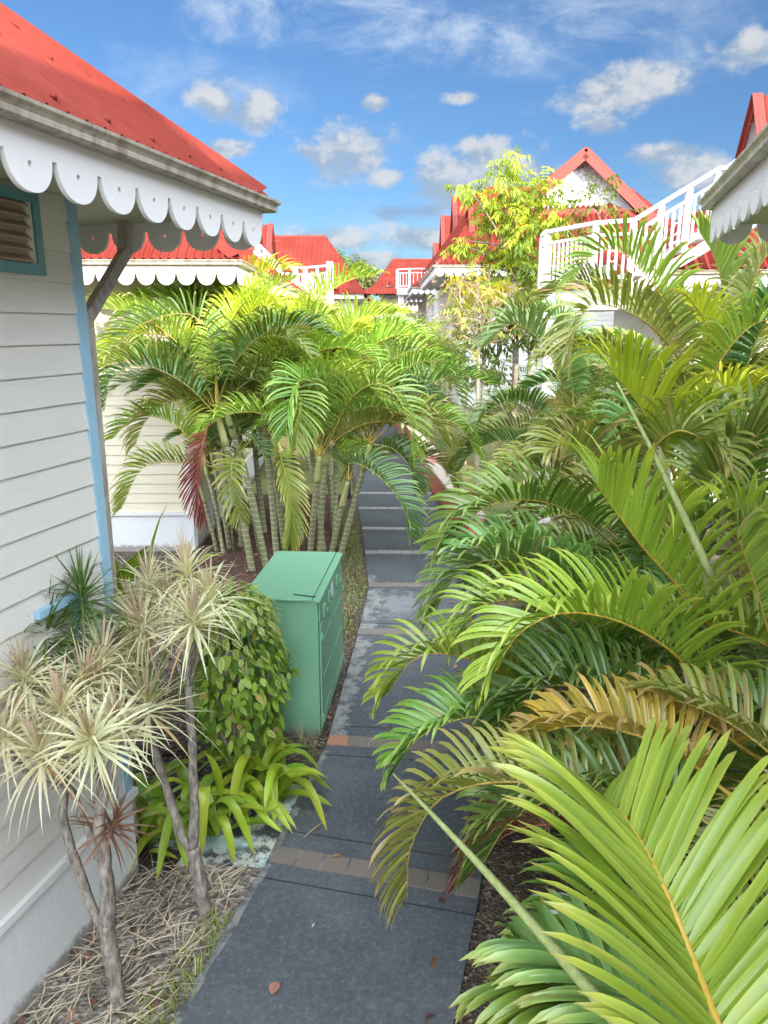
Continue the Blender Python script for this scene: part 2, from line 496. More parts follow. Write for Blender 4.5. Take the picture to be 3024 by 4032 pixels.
M['mulch'] = soil_mat('red_brown_mulch', (0.055, 0.024, 0.016), (0.11, 0.05, 0.034), (0.18, 0.11, 0.08))
M['drysoil'] = soil_mat('dry_sandy_soil', (0.145, 0.125, 0.10), (0.25, 0.22, 0.18), (0.40, 0.36, 0.30), 0.9)
def lawn_mat():
    m, t, p = material('dry_lawn')
    o = t.new('ShaderNodeTexCoord').outputs['Object']
    n = t.noise(o, 0.6, 7, 0.65); f = t.noise(o, 20, 6, 0.7)
    c = t.mix(t.step(n, 0.35, 0.65), (0.09, 0.15, 0.03), (0.27, 0.24, 0.10))
    c = t.mix(t.math('MULTIPLY', t.step(f, 0.4, 0.7), 0.6), c, (0.06, 0.10, 0.02))
    t.put(p.inputs['Base Color'], c); p.inputs['Roughness'].default_value = 0.95
    bump(t, p, f, 0.8, 0.03)
    return m
M['lawn'] = lawn_mat()

# ================================================================ ground, path, beds
def rise(y):
    """the garden climbs gently beyond the palms"""
    s = min(1.0, max(0.0, (y - 17.0) / 9.0))
    return 0.95 * s * s * (3 - 2 * s)
def ground_sheet():
    xs = [-400, -150, -60, -25] + [-14 + i * 1.0 for i in range(29)] + [25, 60, 150, 400]
    ys = [-60, -20] + [-4 + i * 1.0 for i in range(40)] + [45, 70, 120, 250, 600]
    b = MB()
    for j in range(len(ys) - 1):
        for i in range(len(xs) - 1):
            b.face([(x, y, rise(y) - 0.03) for x, y in ((xs[i], ys[j]), (xs[i + 1], ys[j]), (xs[i + 1], ys[j + 1]), (xs[i], ys[j + 1]))])
    struct(b.build('ground', M['soil']))
ground_sheet()

LEFT = [(-1.90, 0.0), (-1.113, 3.033), (-0.803, 4.225), (-0.499, 5.645), (-0.311, 8.0), (-0.212, 9.633), (-0.305, 11.2), (-0.396, 12.63), (-0.507, 14.16), (-0.592, 15.55), (-0.85, 19.0), (-1.5, 27.0)]
WID = [1.42, 1.42, 1.44, 1.46, 1.48, 1.50, 1.53, 1.56, 1.60, 1.64, 1.7, 1.8]
def sheet(name, poly, z, mat, parent=None):
    b = MB(); b.face([(x, y, z) for x, y in poly]); return b.build(name, mat, parent)
def frame_at(i):
    a = Vector(LEFT[max(i - 1, 0)]); c = Vector(LEFT[min(i + 1, len(LEFT) - 1)])
    t = (c - a).normalized(); return t, Vector((t.y, -t.x))
def build_path():
    b = MB()
    n = len(LEFT)
    RIGHT = []
    for i in range(n):
        t, s = frame_at(i)
        RIGHT.append(Vector(LEFT[i]) + s * WID[i])
    for i in range(n - 1):
        sub = 1 if LEFT[i][1] < 15 else 8
        for k in range(sub):
            f0, f1 = k / sub, (k + 1) / sub
            l0 = Vector(LEFT[i]).lerp(LEFT[i + 1], f0); l1 = Vector(LEFT[i]).lerp(LEFT[i + 1], f1)
            r0 = RIGHT[i].lerp(RIGHT[i + 1], f0); r1 = RIGHT[i].lerp(RIGHT[i + 1], f1)
            z0, z1 = rise(l0.y), rise(l1.y)
            b.face([(l0.x, l0.y, z0), (r0.x, r0.y, z0), (r1.x, r1.y, z1), (l1.x, l1.y, z1)])
            b.face([(l0.x, l0.y, z0 - .04), (l0.x, l0.y, z0), (l1.x, l1.y, z1), (l1.x, l1.y, z1 - .04)])
            b.face([(r0.x, r0.y, z0), (r0.x, r0.y, z0 - .04), (r1.x, r1.y, z1 - .04), (r1.x, r1.y, z1)])
    path = struct(b.build('path', M['path']))
    # worn pale concrete along the left edge
    def strip(i0, f0, i1, f1, w0, w1, mat, wob=0.05):
        rnd = random.Random(i0 * 7 + i1)
        p0 = Vector(LEFT[i0]).lerp(LEFT[i0 + 1], f0); p1 = Vector(LEFT[i1]).lerp(LEFT[i1 + 1], f1)
        pts = []; N = 34
        q = MB()
        prev = None
        for k in range(N + 1):
            y = p0.y + (p1.y - p0.y) * k / N
            for j in range(len(LEFT) - 1):
                if LEFT[j][1] <= y <= LEFT[j + 1][1]: break
            f = (y - LEFT[j][1]) / (LEFT[j + 1][1] - LEFT[j][1])
            x = LEFT[j][0] + (LEFT[j + 1][0] - LEFT[j][0]) * f
            w = (w0 + (w1 - w0) * k / N) + rnd.uniform(-wob, wob)
            cur = ((x + 0.004, y, 0.004), (x + w, y, 0.004))
            if prev: q.face([prev[0], prev[1], cur[1], cur[0]])
            prev = cur
        q.build('worn_edge', mat, path)
    strip(0, 0.2, 1, 0.98, 0.055, 0.06, M['edge'], 0.02)
    strip(2, 0.02, 2, 0.94, 0.05, 0.05, M['edge'], 0.02)
    strip(3, 0.06, 3, 0.97, 0.13, 0.16, M['edge'], 0.05)
    strip(4, 0.05, 4, 0.97, 0.20, 0.22, M['edge'], 0.04)
    strip(5, 0.06, 5, 0.32, 0.13, 0.12, M['edge'], 0.03)
    # bands of pavers across the path
    rnd = random.Random(3)
    for i in range(2, 10):
        t, s = frame_at(i)
        if i == 3: t, s = Vector((0.05, 1)).normalized(), Vector((1, -0.10)).normalized(); t = Vector((-s.y, s.x))
        if i >= 4: s = Vector((1, -0.02)); t = Vector((0.02, 1))
        w = WID[i]; o = Vector(LEFT[i]) + t * 0.0
        q = MB(); n = 8; g = 0.006; band = 0.155 if i < 4 else (0.17 if i < 6 else 0.16)
        pale = i >= 6
        x = 0.02 if i == 2 else 0.0
        pw = w / n
        for k in range(n):
            a = o + s * (x + k * pw + g); c = o + s * (x + (k + 1) * pw - g)
            if k == n - 1: c = o + s * (w - 0.01)
            dz = 0.007 + rnd.uniform(0, 0.004); j = rnd.uniform(-0.006, 0.006)
            z = rise(o.y)
            p = [a + t * j, c + t * j, c + t * (band + j), a + t * (band + j)]
            m = 1 if (i == 3 and k == 0) else 0
            q.face([(v.x, v.y, z + dz) for v in p], m)
            for e in range(4):
                u, v = p[e], p[(e + 1) % 4]
                q.face([(u.x, u.y, z), (v.x, v.y, z), (v.x, v.y, z + dz), (u.x, u.y, z + dz)], m)
        q.build('paver_band', [M['paverpale'] if pale else M['paver'], M['brick']], path)
        # saw cuts beside the band
        for off in (-.15, band + .17):
            if i < 9:
                wj = .006
                e0 = o + t * off; e1 = o + s * w + t * off
                sheet('saw_cut', [(e0.x, e0.y), (e1.x, e1.y), ((e1 + t * wj).x, (e1 + t * wj).y), ((e0 + t * wj).x, (e0 + t * wj).y)], rise(o.y) + 0.0042, M['black'], path)
        # mortar bed under the pavers
        a, c = o - s * 0.0, o + s * w
        sheet('mortar_joint', [(a.x, a.y), (c.x, c.y), ((c + t * (band + .004)).x, (c + t * (band + .004)).y), ((a + t * (band + .004)).x, (a + t * (band + .004)).y)], rise(o.y) + 0.0045, M['edge'], path)
    return path
build_path()

def bed(name, poly, z, mat, seed, amp=0.03, res=0.08):
    """a bed with an uneven surface, clipped to a polygon by column"""
    def inside(x, y):
        c = False
        for i in range(len(poly)):
            x1, y1 = poly[i]; x2, y2 = poly[i - 1]
            if (y1 > y) != (y2 > y) and x < (x2 - x1) * (y - y1) / (y2 - y1) + x1: c = not c
        return c
    ph = [random.Random(seed + k).uniform(0, 6) for k in range(6)]
    def hgt(x, y):
        return amp * (math.sin(3.1 * x + ph[0]) * math.sin(2.7 * y + ph[1]) * .5 + math.sin(9 * x + 4 * y + ph[2]) * .25 + math.sin(7 * y - 11 * x + ph[3]) * .2)
    b = MB()
    ys = np.arange(min(p[1] for p in poly), max(p[1] for p in poly) + res, res)
    for j in range(len(ys) - 1):
        ya, yb = ys[j], ys[j + 1]
        def span(y):
            xs = []
            for i in range(len(poly)):
                x1, y1 = poly[i]; x2, y2 = poly[i - 1]
                if (y1 > y) != (y2 > y): xs.append((x2 - x1) * (y - y1) / (y2 - y1) + x1)
            xs.sort(); return (xs[0], xs[-1]) if len(xs) >= 2 else None
        sa, sb = span(ya + 1e-4), span(yb - 1e-4)
        if not sa or not sb: continue
        n = max(2, int(max(sa[1] - sa[0], sb[1] - sb[0]) / (res * 1.6)))
        for k in range(n):
            q = []
            for (s, y), f in (((sa, ya), k / n), ((sa, ya), (k + 1) / n), ((sb, yb), (k + 1) / n), ((sb, yb), k / n)):
                x = s[0] + (s[1] - s[0]) * f
                e = min(f, 1 - f) * 4
                q.append((x, y, z + hgt(x, y) * min(1, e) + rise(y)))
            b.face(q)
    return struct(b.build(name, mat, smooth=True))
bed('soil_bed', [(-2.72, 0.2), (-1.87, 0.2), (-1.113, 3.033), (-0.815, 4.20), (-1.62, 4.28), (-1.66, 4.05)], -0.005, M['drysoil'], 1)
bed('soil_bed', [(-3.4, 5.4), (-0.53, 5.62), (-0.33, 7.9), (-0.22, 9.62), (-0.31, 11.2), (-0.5, 14.1), (-0.6, 15.5), (-1.3, 15.5), (-1.3, 9.6), (-3.4, 9.6)], -0.008, M['soil'], 2)
bed('mulch_bed', [(-3.1, 9.4), (-1.05, 9.4), (-0.75, 11.0), (-0.9, 15.5), (-3.0, 15.5)], 0.006, M['mulch'], 3)
bed('soil_bed', [(0.62, -0.4), (6, -0.4), (6, 13.0), (1.4, 13.6), (1.27, 9.6), (1.2, 8), (0.96, 5.6), (0.64, 4.0), (0.2, 2.0)], -0.008, M['soil'], 4, res=0.2)
bed('lawn', [(1.45, 13.4), (12, 13.4), (14, 26), (1.2, 26), (1.35, 17)], 0.0, M['lawn'], 5, res=0.4)
bed('lawn', [(-3.0, 15.5), (-0.66, 15.5), (-0.9, 19), (-1.5, 27), (-3.4, 27)], 0.0, M['lawn'], 6, res=0.4)
# concrete apron between the two planted beds, with a painted flaking edge
ap = MB(); ap.box((0, 0, -0.04), (1, 1, 0.02)); ap = MB()
apron = [(-1.64, 4.20), (-0.80, 4.17), (-0.72, 4.62), (-0.63, 5.05), (-0.86, 5.10), (-0.95, 4.86), (-1.25, 4.82), (-1.7, 4.82)]
ap.prism(apron, (0, 0, -0.03), (1, 0, 0), (0, 1, 0), (0, 0, 1), 0.045)
struct(ap.build('concrete_apron', M['flaky']))

# ================================================================ buildings
def corrug(mb, A, e, inw, tanp, Le, wfun, wave=0.09, amp=0.010, drop=0.04, m=0, per=6):
    """corrugated sheet: eave from A along e (length Le), climbing along inw; wfun(u) = plan run at u"""
    A, e, inw = Vector(A), Vector(e), Vector(inw)
    up = (inw + Vector((0, 0, tanp))); nrm = e.cross(up).normalized()
    if nrm.z < 0: nrm = -nrm
    n = max(2, int(Le / wave * per))
    i0 = len(mb.v)
    for k in range(n + 1):
        u = Le * k / n
        o = nrm * (amp * math.sin(2 * math.pi * u / wave))
        w = wfun(u)
        mb.v.append(tuple(A + e * u - up * drop + o)); mb.v.append(tuple(A + e * u + up * w + o))
    for k in range(n):
        a = i0 + 2 * k
        mb.f.append((a, a + 2, a + 3, a + 1)); mb.m.append(m)
def hipcap(mb, P, Q, e1, e2, w=0.13, N=None):
    """flashing over a hip or ridge from P to Q; e1, e2 run down either side"""
    P, Q = Vector(P), Vector(Q); L = (Q - P).length
    N = N or max(6, int(L / 0.035))
    rows = []
    for k in range(N + 1):
        c = P.lerp(Q, k / N)
        ww = w + 0.014 * abs(math.sin(math.pi * k / 9.0))
        lip = Vector((0, 0, 0.012 + 0.008 * abs(math.sin(math.pi * k / 9.0))))
        rows.append([c + Vector(e1) * ww + lip, c + Vector(e1) * .05 + Vector((0, 0, .045)), c + Vector((0, 0, .065)), c + Vector(e2) * .05 + Vector((0, 0, .045)), c + Vector(e2) * ww + lip])
    i0 = len(mb.v)
    for r in rows: mb.v += [tuple(q) for q in r]
    for k in range(N):
        for j in range(4):
            a = i0 + k * 5 + j
            mb.f.append((a, a + 1, a + 6, a + 5)); mb.m.append(0)
def siding(mb, A, B, out, z0, z1, rev=0.155):
    A, B, o = Vector(A), Vector(B), Vector(out)
    z = z0
    while z < z1 - 1e-3:
        t = min(z + rev, z1)
        p = [A + o * 0.018, B + o * 0.018, B + o * 0.004, A + o * 0.004]
        mb.face([(p[0].x, p[0].y, z), (p[1].x, p[1].y, z), (p[2].x, p[2].y, t), (p[3].x, p[3].y, t)])
        mb.face([(A.x + o.x * .004, A.y + o.y * .004, z), (B.x + o.x * .004, B.y + o.y * .004, z), (p[1].x, p[1].y, z), (p[0].x, p[0].y, z)])
        z = t
def valance(name, parent, A, B, out, ztop, zbot, unit=0.274, th=0.022, mat=None, flip=False):
    """scalloped board with a small hole in each tongue"""
    A, B, o = Vector(A), Vector(B), Vector(out)
    L = (B - A).length; e = (B - A).normalized()
    n = max(1, round(L / unit)); w = L / n
    D = 0.155 * min(1.0, (ztop - zbot) / 0.28); y0 = zbot + D
    mb = MB(); wi = w - 0.028; hr = 0.0125; hy = -0.03
    for k in range(n):
        for sg in (-1, 1):
            poly = [(sg * w / 2, ztop - y0), (sg * w / 2, 0), (sg * wi / 2, 0)]
            for i in range(1, 14):
                a = math.pi / 2 * i / 14
                poly.append((sg * wi / 2 * math.cos(a) ** 0.9, -D * math.sin(a)))
            poly.append((0, -D)); poly.append((0, hy - hr))
            for i in range(1, 6):
                a = math.pi * i / 6
                poly.append((sg * hr * math.sin(a), hy - hr * math.cos(a)))
            poly += [(0, hy + hr), (0, ztop - y0)]
            if sg > 0: poly = poly[::-1]
            c = A + e * (w * (k + 0.5))
            org = Vector((c.x, c.y, y0))
            ex = e
            if ex.cross(Vector((0, 0, 1))).dot(o) < 0: poly = poly[::-1]
            mb.prism(poly, org, ex, (0, 0, 1), o, th)
    return mb.build(name, mat or M['white'], parent)
GUT = [(0.0, 0.10), (0.0, 0.0), (0.075, 0.0), (0.088, 0.012), (0.090, 0.034), (0.086, 0.048), (0.098, 0.066), (0.116, 0.084), (0.120, 0.104), (0.110, 0.106), (0.104, 0.090), (0.02, 0.02), (0.012, 0.10)]
def gutter(parent, x0, x1, y0, y1, z, mat):
    mb = MB(); n = len(GUT)
    for ox, oz in [(a * .68, b * .66) for a, b in GUT]:
        mb.v += [(x0 - ox, y0 - ox, z + oz), (x1 + ox, y0 - ox, z + oz), (x1 + ox, y1 + ox, z + oz), (x0 - ox, y1 + ox, z + oz)]
    for k in range(n):
        a = 4 * k; b = 4 * ((k + 1) % n)
        for s in range(4):
            mb.f.append((a + s, b + s, b + (s + 1) % 4, a + (s + 1) % 4)); mb.m.append(0)
    return mb.build('gutter', mat, parent)
def cottage(label, loc, rot, x0, x1, y0, y1, ovx, ovy, zw=4.22, ze=4.30, pitch=36, wallmat='siding', trim='white', tw=.085, detail=2, group=None, plinth=0.6, vz=(4.01, 4.27), cat='house', shut=True):
    """hipped bungalow: rectangle x0..x1, y0..y1 in its own axes"""
    r = thing('cottage', label, cat, loc, rot, group)
    s = MB()
    s.box((x0 - .02, y0 - .02, -0.6), (x1 + .02, y1 + .02, plinth - .02)); s.build('plinth', M['stucco'], r)
    s = MB()
    for A, B, o in (((x0, y0), (x1, y0), (0, -1, 0)), ((x1, y0), (x1, y1), (1, 0, 0)), ((x1, y1), (x0, y1), (0, 1, 0)), ((x0, y1), (x0, y0), (-1, 0, 0))):
        siding(s, (*A, 0), (*B, 0), o, plinth + .03, zw)
    s.build('wall', M[wallmat], r)
    s = MB()   # sloping water table over the plinth
    for A, B, o in (((x0, y0), (x1, y0), (0, -1)), ((x1, y0), (x1, y1), (1, 0)), ((x1, y1), (x0, y1), (0, 1)), ((x0, y1), (x0, y0), (-1, 0))):
        s.box((min(A[0], B[0]) - (0 if o[0] == 0 else 0) + min(0, o[0] * .05) - (0.0 if o[0] else .05), min(A[1], B[1]) + min(0, o[1] * .05), plinth - .02),
              (max(A[0], B[0]) + max(0, o[0] * .05) + (0.0 if o[0] else .05), max(A[1], B[1]) + max(0, o[1] * .05), plinth + .028))
    s.build('water_table', M['white'], r)
    if detail:
        for cx, sx in ((x0, -1), (x1, 1)):
            for cy, sy in ((y0, -1), (y1, 1)):
                t = MB()
                t.box((min(cx, cx - sx * tw) if sx > 0 else cx, cy + sy * .0 if sy > 0 else cy - .026, plinth + .03), (cx if sx > 0 else cx + tw, cy + .026 if sy > 0 else cy, zw))
                t.box((cx if sx > 0 else cx - .026, cy - tw if sy > 0 else cy - .026, plinth + .03), (cx + .026 if sx > 0 else cx, cy + .026 if sy > 0 else cy + tw, zw))
                t.build('corner_trim', M[trim], r)
    ex0, ex1, ey0, ey1 = x0 - ovx, x1 + ovx, y0 - ovy, y1 + ovy
    s = MB(); s.face([(ex0, ey0, zw + .002), (ex0, ey1, zw + .002), (ex1, ey1, zw + .002), (ex1, ey0, zw + .002)]); s.build('soffit', M['soffit'], r)
    q = 0.0
    for A, B, o in (((ex0, ey0), (ex1, ey0), (0, -1, 0)), ((ex1, ey0), (ex1, ey1), (1, 0, 0)), ((ex1, ey1), (ex0, ey1), (0, 1, 0)), ((ex0, ey1), (ex0, ey0), (-1, 0, 0))):
        e = Vector((B[0] - A[0], B[1] - A[1], 0)).normalized() * 0.0
        valance('valance', r, Vector((*A, 0)), Vector((*B, 0)), o, vz[1], vz[0])
    g = 0.028
    gutter(r, ex0 - g, ex1 + g, ey0 - g, ey1 + g, ze - .035, M['gutter'])
    # hipped roof
    tp = math.tan(R(pitch)); zr = ze + 0.046
    rx0, rx1, ry0, ry1 = ex0 - .045, ex1 + .045, ey0 - .045, ey1 + .045
    Lx, Ly = rx1 - rx0, ry1 - ry0; Wr = min(Lx, Ly) / 2
    wave, per = (0.115, 6) if detail > 1 else (0.18, 4)
    b = MB()
    for A, e, inn, L in (((rx0, ry0), (1, 0, 0), (0, 1, 0), Lx), ((rx1, ry0), (0, 1, 0), (-1, 0, 0), Ly), ((rx1, ry1), (-1, 0, 0), (0, -1, 0), Lx), ((rx0, ry1), (0, -1, 0), (1, 0, 0), Ly)):
        corrug(b, (*A, zr), e, inn, tp, L, lambda u, L=L: max(0.0, min(u, L - u, Wr)), wave, wave * .22, drop=.012, per=per)
    b.build('roof', M['roof'], r)
    c = MB()
    cs = [((rx0, ry0), (1, 0, 0), (0, 1, 0)), ((rx1, ry0), (-1, 0, 0), (0, 1, 0)), ((rx1, ry1), (-1, 0, 0), (0, -1, 0)), ((rx0, ry1), (1, 0, 0), (0, -1, 0))]
    tops = []
    for (px, py), e1, e2 in cs:
        T = Vector((px, py, zr)) + (Vector(e1) + Vector(e2)) * Wr + Vector((0, 0, Wr * tp)); tops.append(T)
        hipcap(c, (px, py, zr), T, e1, e2)
    if Lx > Ly: hipcap(c, tops[0], tops[1], (0, -.8, -.8 * tp), (0, .8, -.8 * tp))
    else: hipcap(c, tops[1], tops[2], (.8, 0, -.8 * tp), (-.8, 0, -.8 * tp))
    c.build('ridge_cap', M['roofcap'], r)
    return r
def dormer(parent, apex, face, hw, risez, L, body='white', drop=0.6, ov=0.25, name='dormer', wave=0.13):
    """gabled dormer: apex of its front, facing direction `face` (plan), in parent's axes"""
    ap_, f = Vector(apex), Vector((face[0], face[1], 0)).normalized()
    s = Vector((-f.y, f.x, 0)); back = -f
    W = MB(); base = ap_.z - risez
    p = lambda u, v, w: ap_ + s * u + back * v + Vector((0, 0, w))
    # front wall with gable
    k = 1 - 0.16
    poly = [(-hw * k, -risez - drop), (hw * k, -risez - drop), (hw * k, -risez * k - .04), (0, -.07), (-hw * k, -risez * k - .04)]
    W.prism(poly, ap_ + back * ov, s, (0, 0, 1), back, 0.06)
    W.box((-hw * k, 0, 0), (hw * k, 0.001, 0.001), M=Matrix.Translation(ap_ + back * (ov + .1) - Vector((0, 0, .5))))
    for sg in (-1, 1):
        a = p(sg * hw * k, ov + .06, -risez - drop); b = p(sg * hw * k, L, -risez - drop)
        W.face([a, b, b + Vector((0, 0, drop)), a + Vector((0, 0, drop))][::sg])
    d = W.build(name, M[body], parent)
    rf = MB(); tp = risez / hw
    for sg in (-1, 1):
        A = p(sg * hw, 0, -risez)
        corrug(rf, A, back, s * -sg, tp, L, lambda u: hw, wave, 0.014, drop=0.10, per=4)
    rf.build('dormer_roof', M['roof'], d)
    bb = MB()
    for sg in (-1, 1):
        bb.bar(p(sg * (hw + .08), -.012, -risez - .08 * tp - .06), p(0, -.012, -.06), 0.03, 0.16, up=(s * sg * tp + Vector((0, 0, 1))).normalized())
        bb.bar(p(sg * (hw - .0), .0, -risez + .035), p(sg * .02, .0, .035), 0.20, 0.03, up=(s * sg * tp + Vector((0, 0, 1))).normalized())
    bb.build('bargeboard', M['redtrim'], d)
    sf = MB()
    for sg in (-1, 1):
        a, b_ = p(sg * hw, .01, -risez - .05), p(0, .01, -.05)
        sf.face([a, b_, b_ + back * ov, a + back * ov][::sg])
    for sg in (-1, 1):
        sf.bar(p(sg * hw * .86, .06, -risez * .98), p(sg * hw * .86, L, -risez * .98), .16, .06)
    sf.build('dormer_soffit', M['white'], d)
    wn = MB()
    wn.box((-hw * .45, -.03, -risez - drop + .05), (hw * .45, .01, -risez * .8), M=Matrix.Translation(ap_ + back * (ov - .0)) @ Matrix(((s.x, back.x, 0, 0), (s.y, back.y, 0, 0), (0, 0, 1, 0), (0, 0, 0, 1))))
    wn.build('dormer_window', M['glass'], d)
    return d

# ---- the bungalow on the left, its wall running along the path
LW = (-1.650, 4.111)
left = cottage('white cottage at left whose scalloped eave, gutter and louvred vent face the path', (*LW, 0), R(-15), -6.0, 0, -9.0, 0, 0.64, 0.97, zw=4.165, ze=4.24, pitch=37, trim='blue', tw=.045, vz=(3.985, 4.215))
def louvre_vent():
    """louvred opening high on the wall; local x=0 plane, y to -0.30"""
    y1, y0, z0, z1 = -0.285, -1.05, 3.755, 4.135
    f = MB()
    for lo, hi in (((0, y0, z0), (.045, y1, z0 + .05)), ((0, y0, z1 - .05), (.045, y1, z1)), ((0, y0, z0 + .05), (.045, y0 + .045, z1 - .05)), ((0, y1 - .045, z0 + .05), (.045, y1, z1 - .05))):
        f.box(lo, hi)
    fr = f.build('window', M['blue_shaded'], left)
    b = MB(); b.box((.0175, y0 + .045, z0 + .05), (.0185, y1 - .045, z1 - .05)); b.build('vent_lining', M['louvre'], fr)
    for k in range(6):
        zc = z0 + .072 + k * .050
        s = MB()
        s.prism([(-.024, .018), (.022, -.018), (.022, -.008), (-.024, .026)], (.021 + .012, y0 + .05, zc), (1, 0, 0), (0, 0, 1), (0, 1, 0), (y1 - y0) - .14)
        s.build('louvre', M['louvre'], fr)
    b = MB(); b.box((.0186, y1 - .085, z0 + .05), (.034, y1 - .05, z1 - .05)); b.build('stop_bead', M['siding'], fr)
louvre_vent()
def downpipe():
    """square pipe crossing under the eave from gutter to wall corner"""
    b = MB()
    a = Vector((-0.235, 0.86, 4.21)); c = Vector((-0.235, 0.82, 3.97)); d = Vector((-0.04, 0.07, 3.52)); e = Vector((-0.05, 0.065, 0.2))
    for p, q in ((a, c), (c + Vector((0, .02, .02)), d), (d + Vector((0, .02, .03)), e)):
        b.bar(p, q, .075, .06, up=(0, 1, 0))
    b.build('downpipe', M['gutter'], left)
downpipe()
def roof_screws():
    tp = math.tan(R(37)); x0 = .64 + .045; nn = Vector((tp, 0, 1)).normalized(); me = None
    for w in (.10, .62, 1.16, 1.70):
        for k in range(26):
            y = .9 - k * .345
            if y > .97 - w - .15: continue
            c = Vector((x0 - w, y, 4.286 + w * tp)) + nn * .012
            if me is None:
                b = MB(); b.tube([(0, 0, 0), nn * .012, nn * .018], [.016, .013, .004], 7)
                o = b.build('roof_screw', M['roofcap'], left, smooth=True, loc=c); me = o.data
            else: link('roof_screw', me, left, c)
roof_screws()
# conduit trim: blue angle at foot of the wall
def wall_cover():
    b = MB()
    b.box((.017, -.62, 1.62), (.05, -.30, 1.66)); b.box((.017, -.34, 1.66), (.05, -.30, 2.05)); b.box((.017, -.62, 2.05), (.05, -.30, 2.09))
    b.build('window_frame', M['blue'], left)
wall_cover()

# ---- second bungalow, left middle
second = cottage('cream cottage behind the palms, its front valance sunlit under a red hipped roof', (-3.05, 11.45, 0), R(1.0), -8.0, 0, 0, 8.0, 1.03, 1.05, ze=4.36, wallmat='cream', trim='white', vz=(4.07, 4.33))
def second_extras():
    b = MB(); b.box((-2.45, -1.02, 3.6), (-2.30, -0.90, 4.3)); b.build('porch_post', M['white'], second)
    b = MB(); b.box((-.10, -.05, 0), (-.02, -.02, 4.2)); b.build('downpipe', M['white'], second)
second_extras()

# ---- bungalow at the right, only its eave corner shows
right = cottage('white cottage at right edge, only its gutter corner and pinkish scalloped valance showing', (2.83, 4.59, 0), R(-15), 0, 6.0, -9.0, 0, 0.70, 0.90, ze=4.37, vz=(4.09, 4.35))

# ---- right-hand house behind the staircase
house_b = cottage('white house behind the right staircase, tall steep red dormer above its roof', (5.45, 13.6, 0), R(-8), 0, 8.0, 0, 8.0, 0.9, 0.9, ze=4.40, detail=1, vz=(4.1, 4.38))
dormer(house_b, (1.5, 2.45, 7.9), (-1, 0), 0.85, 1.35, 4.0, 'white', 1.3, 0.5)
second_house = None
# ---- far cottages: rows along both sides of the path
far_a = cottage('white cottage half hidden by the yellow-green tree, two red dormers above its hip roof', (2.45, 24.0, 0.95), R(0), 0, 7.0, 0, 7.0, 0.9, 0.9, ze=4.36, detail=1, vz=(4.07, 4.33))
dormer(far_a, (0.55, 3.4, 7.15), (-1, 0), 1.15, 1.9, 3.5, 'white', 0.9, 0.3)
dormer(far_a, (0.35, 7.2, 7.6), (-1, 0), 1.15, 2.1, 3.5, 'white', 0.9, 0.3)
far_b = cottage('third cottage along the right row, a narrow red dormer above the shaded roof', (2.2, 36.0, 0.95), R(0), 0, 7.0, 0, 7.0, 0.9, 0.9, ze=4.36, detail=1, vz=(4.07, 4.33))
dormer(far_b, (0.65, 2.0, 7.85), (-1, 0), 1.1, 2.2, 3.5, 'white', 0.9, 0.3)
far_c = cottage('farthest cottage along the right row, small red dormer peeping past its neighbour', (2.4, 46.0, 0.95), R(0), 0, 7.0, 0, 7.0, 0.9, 0.9, ze=4.36, detail=1, vz=(4.07, 4.33))
dormer(far_c, (0.7, 1.4, 7.6), (-1, 0), 1.1, 2.2, 3.5, 'white', 0.9, 0.3)
left_b = cottage('house behind the cream cottage with two small dormers above a white stair', (-4.7, 21.5, 0.9), R(0), -8.0, 0, 0, 8.0, 0.9, 0.9, ze=3.9, detail=1, vz=(3.6, 3.88))
dormer(left_b, (0.95, 1.2, 6.05), (1, 0), 0.9, 1.35, 3.5, 'cream', 0.5, 0.3)
dormer(left_b, (0.9, 4.5, 5.95), (1, 0), 0.8, 1.2, 3.5, 'cream', 0.5, 0.3)
